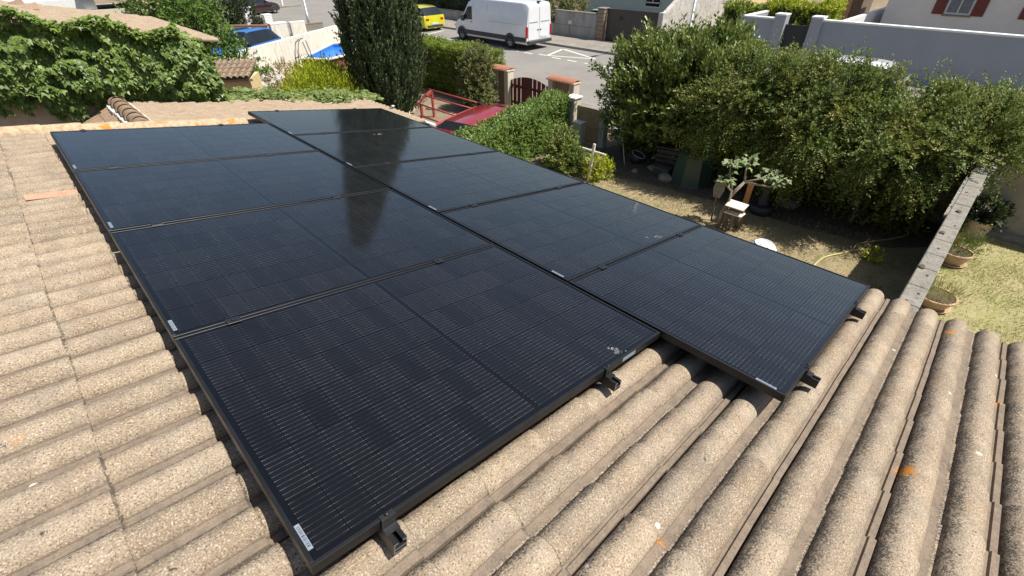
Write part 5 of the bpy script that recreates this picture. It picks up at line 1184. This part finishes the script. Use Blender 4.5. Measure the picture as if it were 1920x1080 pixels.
sheet('garden_path', [(9.5, 5.95), (10.1, 5.75), (11.5, 7.55), (11.5, 8.25), (10.7, 6.95)], 0.011, 'paving')
# dry grass and fallen leaves
def in_poly(px, py, poly):
    ins = np.zeros(len(px), bool); j = len(poly) - 1
    for i in range(len(poly)):
        xi, yi = poly[i]; xj, yj = poly[j]
        c_ = ((yi > py) != (yj > py)) & (px < (xj - xi) * (py - yi) / (yj - yi + 1e-12) + xi); ins ^= c_; j = i
    return ins
def grass(name, poly, n, mt, h, seed):
    rg = np.random.default_rng(seed); a = np.array(poly); px = rg.uniform(a[:, 0].min(), a[:, 0].max(), n); py = rg.uniform(a[:, 1].min(), a[:, 1].max(), n)
    cl = np.sin(px * 2.3 + 1) * np.sin(py * 2.9) + np.sin(px * 5.1 + py * 3.7) * 0.6
    k = in_poly(px, py, poly) & (rg.uniform(-1.3, 1.2, n) < cl + 0.4); px, py, cl = px[k], py[k], cl[k]; m_ = len(px)
    P = np.stack([px, py, np.full(m_, 0.004)], 1); D = np.stack([rg.normal(0, .8, m_), rg.normal(0, .8, m_), np.full(m_, 0.8)], 1)
    hh = h * rg.uniform(0.5, 1.4, m_); V, F, T = leaves(P, D, rg.normal(0, 1, (m_, 3)), hh, hh * 0.16, rg.uniform(0, 1, m_), 0.05)
    o = fast(name, V, F, M[mt], T); o['kind'] = 'stuff'; o['label'] = {'dry_grass': 'short parched straw-coloured grass of the garden', 'lawn_grass': 'short half green grass right of the concrete wall', 'leaf_litter': 'brown fallen leaves scattered under the shrubs'}[name]; o['category'] = {'leaf_litter': 'leaves'}.get(name, 'grass'); return o
grass('dry_grass', [(7.8, -0.7), (11.3, -0.7), (11.2, 1.2), (10.6, 3.4), (10.2, 5.8), (8.2, 6.4), (7.8, 5.0)], 42000, 'dry', 0.05, 91)
grass('lawn_grass', [(7.0, -4.5), (13.1, -4.5), (13.1, -0.98), (7.0, -0.98)], 56000, 'grassgreen', 0.045, 92)
grass('leaf_litter', [(10.0, -0.6), (13.0, -0.6), (12.8, 7.0), (10.2, 6.6), (10.3, 4.5), (10.6, 2.0)], 2600, 'litter', 0.07, 93)

# ================================================================== ACROSS THE STREET
def wallbox(name, label, cat, x0, x1, y0, y1, h, mt, cap=None, capmt='white_paint', part_name='wall'):
    t_ = thing(name, label, cat, ((x0 + x1) / 2, (y0 + y1) / 2, 0)); a, b2 = (x1 - x0) / 2, (y1 - y0) / 2
    mb = MB(); mb.box((-a, -b2, 0), (a, b2, h)); mb.build(part_name, M[mt], t_)
    if cap: mb = MB(); mb.box((-a - cap, -b2 - cap * 0.2, h + 0.0005), (a + cap, b2 + cap * 0.2, h + 0.07), 0.008); mb.build('coping', M[capmt], t_)
    return t_
wallbox('kerb_wall', 'low pale wall under a dark hedge, behind the yellow car', 'wall', 26.5, 26.7, 23.7, 47, 0.72, 'conc_wall', 0.02, 'conc')
box_hedge('dark_hedge', 'tall dark hedge above the low wall beyond the van', 26.8, 28.6, 29.6, 46.0, 2.4, 'dark_leaf', 5200, 8, 0.3, 0.13, 0.06, 101)
sw = thing('block_wall', 'streaked grey concrete block wall right of the van', 'wall', (26.6, 21.0, 0))
for k, (y0, y1, z0, z1) in enumerate(((-2.05, -0.02, 0, 0.74), (0.0, 2.68, 0, 0.74), (-2.05, -0.02, 0.75, 1.47), (0.0, 1.3, 0.75, 1.47))):
    mb = MB(); mb.box((-0.10 + 0.004 * k, y0, z0), (0.10, y1, z1), 0.008); mb.build('block', M['conc_wall'], sw)
mb = MB(); mb.box((-0.13, -2.05, 1.4705), (0.13, 1.33, 1.53), 0.02); mb.build('coping', M['conc'], sw)
mb = MB(); mb.box((-0.115, -0.12, 0.80), (-0.096, 0.14, 1.0), 0.004); mb.build('meter_box', M['white_plastic'], sw)
pr_ = thing('stone_pier', 'brown pier of rough stone blocks beside the dark metal gate', 'pier', (26.7, 18.66, 0))
for k in range(8):
    mb = MB(); w_ = 0.25 + rj.uniform(-.012, .012); mb.box((-0.24 + rj.uniform(-.01, .01), -w_, 0.222 * k), (0.24, w_, 0.222 * k + 0.212), 0.016); mb.build('stone_block', M['brick'], pr_)
mb = MB(); mb.box((-0.28, -0.29, 1.777), (0.28, 0.29, 1.84), 0.012); mb.build('cap', M['conc'], pr_)
mg = thing('metal_gate', 'wide dark brown sheet metal gate with two diamond ornaments', 'gate', (26.75, 16.62, 0))
for s_ in (-1, 1):
    mb = MB(); mb.box((-0.02, min(0.01 * s_, 1.76 * s_), 0.08), (0.02, max(0.01 * s_, 1.76 * s_), 1.80), 0.004); lf = mb.build('leaf_panel', M['dark_gate'], mg)
    mb = MB(); yc = 0.78 * s_; mb.add([(-0.05, yc - 0.17, 1.35), (-0.05, yc, 1.24), (-0.05, yc + 0.17, 1.35), (-0.05, yc, 1.46), (-0.02, yc - 0.2, 1.35), (-0.02, yc, 1.20), (-0.02, yc + 0.2, 1.35), (-0.02, yc, 1.50)], [(0, 3, 2, 1), (0, 1, 5, 4), (1, 2, 6, 5), (2, 3, 7, 6), (3, 0, 4, 7)]); mb.build('ornament', M['anthracite'], lf)
    mb = MB(); mb.box((-0.032, min(0.01 * s_, 1.76 * s_), 1.76), (-0.0205, max(0.01 * s_, 1.76 * s_), 1.82), 0.003); mb.build('top_rail', M['dark_gate'], lf)
fw = thing('flaking_wall', 'flaking white wall rising away from the street behind the metal gate', 'wall', (28.5, 14.6, 0))
mb = MB(); pr2 = [(-2.1, 0), (5.5, 0), (5.5, 3.2), (0.3, 3.0), (-0.75, 2.35), (-1.7, 1.86), (-2.1, 1.86)]
mb.add([(x_, y_, z_) for y_ in (-0.14, 0.14) for x_, z_ in pr2], [tuple(range(7)), tuple(reversed(range(7, 14)))] + [(i, 7 + i, 7 + (i + 1) % 7, (i + 1) % 7) for i in range(7)]); mb.build('wall', M['old_white'], fw)
yh = thing('yellow_house', 'pale yellow rendered house wall beyond the flaking white wall', 'house', (41, 19.2, 0))
mb = MB(); mb.box((-7.2, -2.6, 0), (6.5, 3.5, 5.2)); mb.build('wall', M['yellow_wall'], yh)
mb = MB(); mb.box((-7.6, -3.0, 5.2005), (6.9, 3.9, 5.5), 0.03); mb.build('roof', M['tile_old'], yh)
for x_ in (-3.9, -0.9):
    mb = MB(); mb.tube([(x_, -2.66, 0), (x_, -2.66, 5.1)], 0.04, 7); mb.build('downpipe', M['bark'], yh)
gw = thing('grey_wall', 'long blue grey wall with a white coping across the street', 'wall', (26.62, -3.0, 0))
mb = MB(); mb.box((-0.11, -14, 0), (0.11, 9.6, 2.08)); mb.build('wall', M['grey_wall'], gw)
mb = MB(); mb.box((-0.17, -14, 2.0805), (0.17, 9.6, 2.15), 0.006); mb.build('coping', M['white_paint'], gw)
for k, (y0, y1, lb_) in enumerate(((6.60, 7.08, 'grey gate pillar with a white cap at the start of the long wall'), (8.17, 8.66, 'grey gate pillar with a white cap left of the anthracite gate'))):
    t_ = wallbox('gate_pillar', lb_, 'gate pillar', 26.40, 26.88, y0, y1, 2.19, 'grey_wall', 0.05)
g2 = wallbox('grey_wall', 'short blue grey wall section left of the anthracite gate', 'wall', 26.52, 26.74, 8.66, 10.30, 2.0, 'grey_wall', 0.05)
wallbox('grey_wall', 'grey return wall going back from the short wall section', 'wall', 26.75, 30.0, 10.08, 10.30, 1.98, 'grey_wall', 0.05)
ag = thing('anthracite_gate', 'small anthracite garden gate between the two grey pillars', 'gate', (26.66, 7.63, 0))
mb = MB(); mb.box((-0.02, -0.53, 0.05), (0.02, 0.53, 1.78), 0.004); mb.build('leaf_panel', M['anthracite'], ag)
mb = MB(); mb.box((-0.035, -0.54, 1.7805), (0.035, 0.54, 1.83), 0.004); mb.build('top_rail', M['anthracite'], ag)
box_hedge('lime_hedge', 'sunlit yellow green hedge behind the short grey wall', 29.4, 31.4, 7.25, 10.2, 2.35, 'lime', 2600, 9, 0.25, 0.12, 0.055, 103, rough=0.12)
box_hedge('shaded_hedge', 'dark green hedge half in shade left of the lime hedge', 29.5, 31.0, 10.4, 12.6, 2.1, 'hedge_top', 1500, 9, 0.25, 0.12, 0.055, 104, rough=0.12)
wallbox('white_wall', 'low sunlit white wall leading back from the street to the house', 'wall', 28.4, 40.0, 6.75, 6.98, 1.72, 'white_paint')
rh = thing('shuttered_house', 'off-white house with dark red shutters beyond the grey wall', 'house', (38.2, 1.2, 0)); HXX = -2.2
mb = MB(); mb.box((-2.2, -11.0, 0), (6.0, 5.14, 5.4)); mb.build('wall', M['house_white'], rh)
mb = MB(); mb.box((-2.7, -11.5, 5.4005), (6.5, 5.6, 5.7), 0.03); mb.build('roof', M['tile_old'], rh)
for yc in (1.96, -1.5):
    mb = MB(); mb.box((HXX - 0.06, yc - 0.60, 1.74), (HXX - 0.001, yc + 0.60, 1.82), 0.006); mb.build('sill', M['conc'], rh)
    fr_ = MB()
    for a, b2 in (((yc - 0.52, 1.84), (yc + 0.52, 1.90)), ((yc - 0.52, 3.04), (yc + 0.52, 3.10)), ((yc - 0.52, 1.90), (yc - 0.46, 3.04)), ((yc + 0.46, 1.90), (yc + 0.52, 3.04)), ((yc - 0.03, 1.90), (yc + 0.03, 3.04))): fr_.box((HXX - 0.03, a[0], a[1]), (HXX - 0.001, b2[0], b2[1]))
    wn = fr_.build('window', M['white_plastic'], rh)
    for s_ in (-1, 1):
        mb = MB(); mb.box((HXX - 0.012, min(yc + 0.03 * s_, yc + 0.46 * s_) + 0.001, 1.901), (HXX - 0.002, max(yc + 0.03 * s_, yc + 0.46 * s_) - 0.001, 3.039)); mb.build('pane', M['pane'], wn)
        y0, y1 = yc + s_ * 0.56, yc + s_ * 1.06
        mb = MB(); mb.box((HXX - 0.05, min(y0, y1), 1.80), (HXX - 0.008, max(y0, y1), 3.15), 0.004); sh_ = mb.build('shutter', M['shutter'], rh)
        for zz in (1.98, 2.9):
            mb = MB(); mb.box((HXX - 0.062, min(y0, y1), zz), (HXX - 0.0505, max(y0, y1), zz + 0.07)); mb.build('strap', M['shutter'], sh_)
mh = thing('mint_house', 'pale green house front with a window, above the dark metal gate', 'house', (36.0, 20.3, 0))
mb = MB(); mb.box((-2.5, -2.3, 0), (4, 5.5, 4.5)); mb.build('wall', M['mint_wall'], mh)
mb = MB(); mb.box((-2.8, -2.6, 4.5005), (4.4, 5.9, 4.8), 0.03); mb.build('roof', M['tile_old'], mh)
fr_ = MB()
for a, b2 in (((-1.45, 1.28), (-0.2, 1.36)), ((-1.45, 1.55), (-0.2, 1.62)), ((-1.45, 2.6), (-0.2, 2.68)), ((-1.45, 1.36), (-1.38, 2.6)), ((-0.27, 1.36), (-0.2, 2.6)), ((-0.86, 1.62), (-0.79, 2.6))): fr_.box((-2.55, a[0], a[1]), (-2.501, b2[0], b2[1]))
wn = fr_.build('window', M['white_plastic'], mh)
mb = MB(); mb.box((-2.53, -1.379, 1.361), (-2.502, -0.271, 2.599)); mb.build('pane', M['glass'], wn)
bush('street_shrub', 'loose olive shrub behind the low end of the block wall', 'shrub', (27.6, 22.9, 0), [(27.5, 22.9, 1.3, 0.8, 0.8, 0.95), (27.7, 21.8, 1.5, 0.6, 0.9, 0.6)], 'olive', 1300, 10, 0.4, 0.12, 0.045, seed=105)
gs = thing('garden_shed', 'brown wooden door leaf of a shed behind the white wall', 'shed', (43.0, 9.0, 0)); mb = MB(); mb.box((-1, -0.1, 0), (1.5, 2.0, 2.3)); mb.build('wall', M['bark'], gs)
mb = MB(); mb.box((-1.04, 0.5, 0.05), (-1.001, 1.4, 2.1)); mb.build('door', M['wood'], gs)
bn = thing('wheelie_bin', 'dark wheelie bin beside the corner of the shuttered house', 'bin', (42.0, 8.0, 0)); mb = MB(); mb.box((-0.3, -0.3, 0.05), (0.3, 0.3, 1.0), 0.03); mb.build('body', M['plastic'], bn)
mb = MB(); mb.box((-0.34, -0.34, 1.0005), (0.34, 0.34, 1.08), 0.02); mb.build('lid', M['anthracite'], bn)
def lamp(label, loc, arm):
    t_ = thing('street_lamp', label, 'street lamp', loc); mb = MB(); mb.tube([(0, 0, 0), (0, 0, 0.9), (0, 0, 0.92), (0, 0, 7.0)], [0.10, 0.10, 0.07, 0.05], 10); mb.build('pole', M['galv'], t_)
    mb = MB(); mb.tube([(0, 0, 6.95), (arm[0] * 0.5, arm[1] * 0.5, 7.15), (arm[0], arm[1], 7.2)], 0.035, 8); mb.build('arm', M['galv'], t_)
    mb = MB(); mb.box((arm[0] - 0.3, arm[1] - 0.12, 7.12), (arm[0] + 0.3, arm[1] + 0.12, 7.22), 0.03); mb.build('lamp_head', M['galv'], t_)
lamp('pale lamp post beside the far road, above the blue pool', (17.25, 38.4, 0), (0.9, 0.0)); lamp('grey lamp post on the pavement in front of the flaking white wall', (26.1, 12.63, 0.125), (-1.2, 0.0))
for k, (x, y) in enumerate(((21.65, 57.4), (21.83, 53.9), (20.15, 58.4))):
    t_ = thing('bollard', ['white bollard in the middle of the far pavement island', 'white bollard nearest on the far pavement island', 'white bollard at the left of the far pavement island'][k], 'bollard', (x, y, 0.125), group='white bollards on the far island')
    mb = MB(); mb.lathe([(0.10, 0), (0.10, 1.1), (0.06, 1.18), (0, 1.2)], n=12); mb.build('post', M['white_paint'], t_)

# ================================================================== UPPER LEFT: shed, white walls, pool
sd = thing('garden_store', 'small yellow store with a brown tiled lean-to roof above the ivy', 'shed', (4.23, 14.37, 0), (0, 0, R(-34)))
mb = MB(); mb.box((-0.62, -0.53, 0), (0.52, 0.45, 2.13)); mb.build('wall', M['yellow_wall'], sd)
ax4 = np.array([[0, 1, 0], [-math.cos(0.2), 0, -math.sin(0.2)], [-math.sin(0.2), 0, math.cos(0.2)]])
tiles_joined('roof_tiles', sd, Vector((-0.95, 0.5, 2.41)), ax4, 4, 5, M['tile_old'])
mb = MB(); mb.box((-0.66, -0.575, 2.09), (0.60, -0.54, 2.15)); mb.build('fascia', M['tile_old'], sd)
def slopewall(name, label, a, b2, ha, hb, th, mt, cap=None):
    t_ = thing(name, label, 'wall', ((a[0] + b2[0]) / 2, (a[1] + b2[1]) / 2, 0)); o_ = t_.location
    d = (Vector(b2) - Vector(a)).normalized(); n_ = Vector((-d.y, d.x)) * th / 2
    def pr3(nn, za, zb, z0a, z0b):
        return [(p.x - o_.x, p.y - o_.y, z) for p, z in ((Vector(a) - nn, z0a), (Vector(b2) - nn, z0b), (Vector(b2) + nn, z0b), (Vector(a) + nn, z0a), (Vector(a) - nn, za), (Vector(b2) - nn, zb), (Vector(b2) + nn, zb), (Vector(a) + nn, za))]
    fs = [(3, 2, 1, 0), (4, 5, 6, 7), (0, 1, 5, 4), (1, 2, 6, 5), (2, 3, 7, 6), (3, 0, 4, 7)]
    mb = MB(); mb.add(pr3(n_, ha, hb, 0, 0), fs); mb.build('wall', M[mt], t_)
    if cap: mb = MB(); mb.add(pr3(n_ * 1.35, ha + 0.06, hb + 0.06, ha + 0.0005, hb + 0.0005), fs); mb.build('coping', M[cap], t_)
    return t_
slopewall('garden_wall', 'stained white garden wall running diagonally behind the pool', (5.8, 21.56), (14.2, 26.87), 1.50, 1.50, 0.2, 'white_wall')
slopewall('garden_wall', 'white wall with a tan coping behind the blue car', (7.2, 33.0), (10.86, 29.07), 1.46, 1.46, 0.2, 'white_wall', 'terracotta')
wallbox('white_pier', 'broad white gate pier behind the blue car', 'pier', 10.92, 11.8, 28.9, 29.4, 1.52, 'white_wall', 0.03)
for k, (x, y) in enumerate(((13.3, 39.0), (13.7, 36.7))):
    wallbox('white_pier', ['white gate pier at the far side of the dark gate, top left', 'white gate pier on the near side of the dark gate, top left'][k], 'pier', x - 0.25, x + 0.25, y - 0.25, y + 0.25, 1.5 if k == 0 else 1.2, 'white_paint', 0.03)
wallbox('dark_gate', 'dark sheet gate between two white piers, top left', 'gate', 13.45, 13.5, 37.0, 38.7, 0.95, 'anthracite', 0.02, 'anthracite', 'leaf_panel')
wallbox('low_wall', 'low white wall piece beside the far road, left of the lamp post', 'wall', 14.6, 15.6, 35.3, 35.6, 0.75, 'white_wall', 0.03)
wallbox('low_wall', 'low grey wall with a dark top beside the far road', 'wall', 16.0, 17.6, 36.9, 37.2, 0.35, 'conc', 0.03, 'bark')
pl = thing('pool', 'angular above-ground wooden pool with a blue liner and a ladder', 'pool', (10.6, 21.9, 0))
PPL = [(8.86, 21.2), (9.65, 20.15), (10.9, 20.5), (12.6, 22.2), (12.75, 23.2), (11.8, 23.95)]; c0 = Vector((10.9, 21.9))
loc2 = [(x - 10.6, y - 21.9) for x, y in PPL]
def inset(pg, d): 
    c_ = Vector((sum(p[0] for p in pg) / len(pg), sum(p[1] for p in pg) / len(pg))); return [tuple(c_ + (Vector(p) - c_) * (1 - d / (Vector(p) - c_).length)) for p in pg]
for i in range(6):
    a, b2 = Vector(loc2[i]), Vector(loc2[(i + 1) % 6]); nb = int(1.02 / 0.17)
    for k in range(nb):
        ia, ib = Vector(inset(loc2, 0.10)[i]), Vector(inset(loc2, 0.10)[(i + 1) % 6]); ja, jb = Vector(inset(loc2, 0.14)[i]), Vector(inset(loc2, 0.14)[(i + 1) % 6])
        mb = MB(); z0, z1 = 0.02 + k * 0.17, 0.02 + k * 0.17 + 0.158
        mb.add([(*ia, z0), (*ib, z0), (*jb, z0), (*ja, z0), (*ia, z1), (*ib, z1), (*jb, z1), (*ja, z1)], [(3, 2, 1, 0), (4, 5, 6, 7), (0, 1, 5, 4), (1, 2, 6, 5), (2, 3, 7, 6), (3, 0, 4, 7)]); mb.build('board', M['pool_wood'], pl)
    ia, ib = Vector(inset(loc2, 0.30)[i]), Vector(inset(loc2, 0.30)[(i + 1) % 6])
    mb = MB(); mb.add([(*a, 1.06), (*b2, 1.06), (*ib, 1.06), (*ia, 1.06), (*a, 1.10), (*b2, 1.10), (*ib, 1.10), (*ia, 1.10)], [(3, 2, 1, 0), (4, 5, 6, 7), (0, 1, 5, 4), (1, 2, 6, 5), (2, 3, 7, 6), (3, 0, 4, 7)]); mb.build('rim_board', M['wood_pale'], pl)
li = inset(loc2, 0.32); lo_ = [(*p, 0.1) for p in li]; hi_ = [(*p, 1.058) for p in li]
mb = MB(); mb.add(lo_ + hi_, [tuple(range(6))] + [(i, 6 + i, 6 + (i + 1) % 6, (i + 1) % 6) for i in range(6)]); mb.build('liner', M['liner'], pl)
mb = MB(); mb.add([(*p, 0.93) for p in inset(loc2, 0.325)], [tuple(range(6))]); mb.build('water', M['pool_water'], pl)
ld = thing('pool_ladder', 'curved steel ladder over the pool edge', 'ladder', (9.35, 21.75, 0))
for q in (-0.18, 0.18):
    mb = MB(); bx, by = q * 0.7, q * 0.7; mb.tube([(bx - 0.35, by + 0.3, 0), (bx - 0.22, by + 0.2, 1.2), (bx - 0.12, by + 0.1, 1.62), (bx, by, 1.75), (bx + 0.12, by - 0.1, 1.62), (bx + 0.2, by - 0.18, 1.0)], 0.022, 8); mb.build('side_rail', M['steel'], ld)
for k in range(4):
    mb = MB(); f_ = k / 4; bx, by = -0.35 + 0.13 * f_, 0.3 - 0.1 * f_; mb.tube([(bx - 0.126, by - 0.126, 0.2 + 0.27 * k), (bx + 0.126, by + 0.126, 0.2 + 0.27 * k)], 0.025, 6); mb.build('step', M['steel'], ld)
pf = thing('picket_fence', 'short white picket fence between the store and the bronze bush', 'fence', (7.3, 21.0, 0))
for k in range(9):
    mb = MB(); x_ = -0.55 + k * 0.14; mb.add([(x_ + a, 0.25 * x_ + b2, z) for b2 in (-0.012, 0.012) for a, z in ((-0.04, 0.02), (0.04, 0.02), (0.04, 0.98), (0, 1.06), (-0.04, 0.98))], [tuple(range(5)), tuple(reversed(range(5, 10)))] + [(i, 5 + i, 5 + (i + 1) % 5, (i + 1) % 5) for i in range(5)]); mb.build('picket', M['white_paint'], pf)
for zz in (0.3, 0.8):
    mb = MB(); mb.tube([(-0.62, -0.12, zz), (0.62, 0.19, zz)], 0.02, 6); mb.build('rail', M['white_paint'], pf)
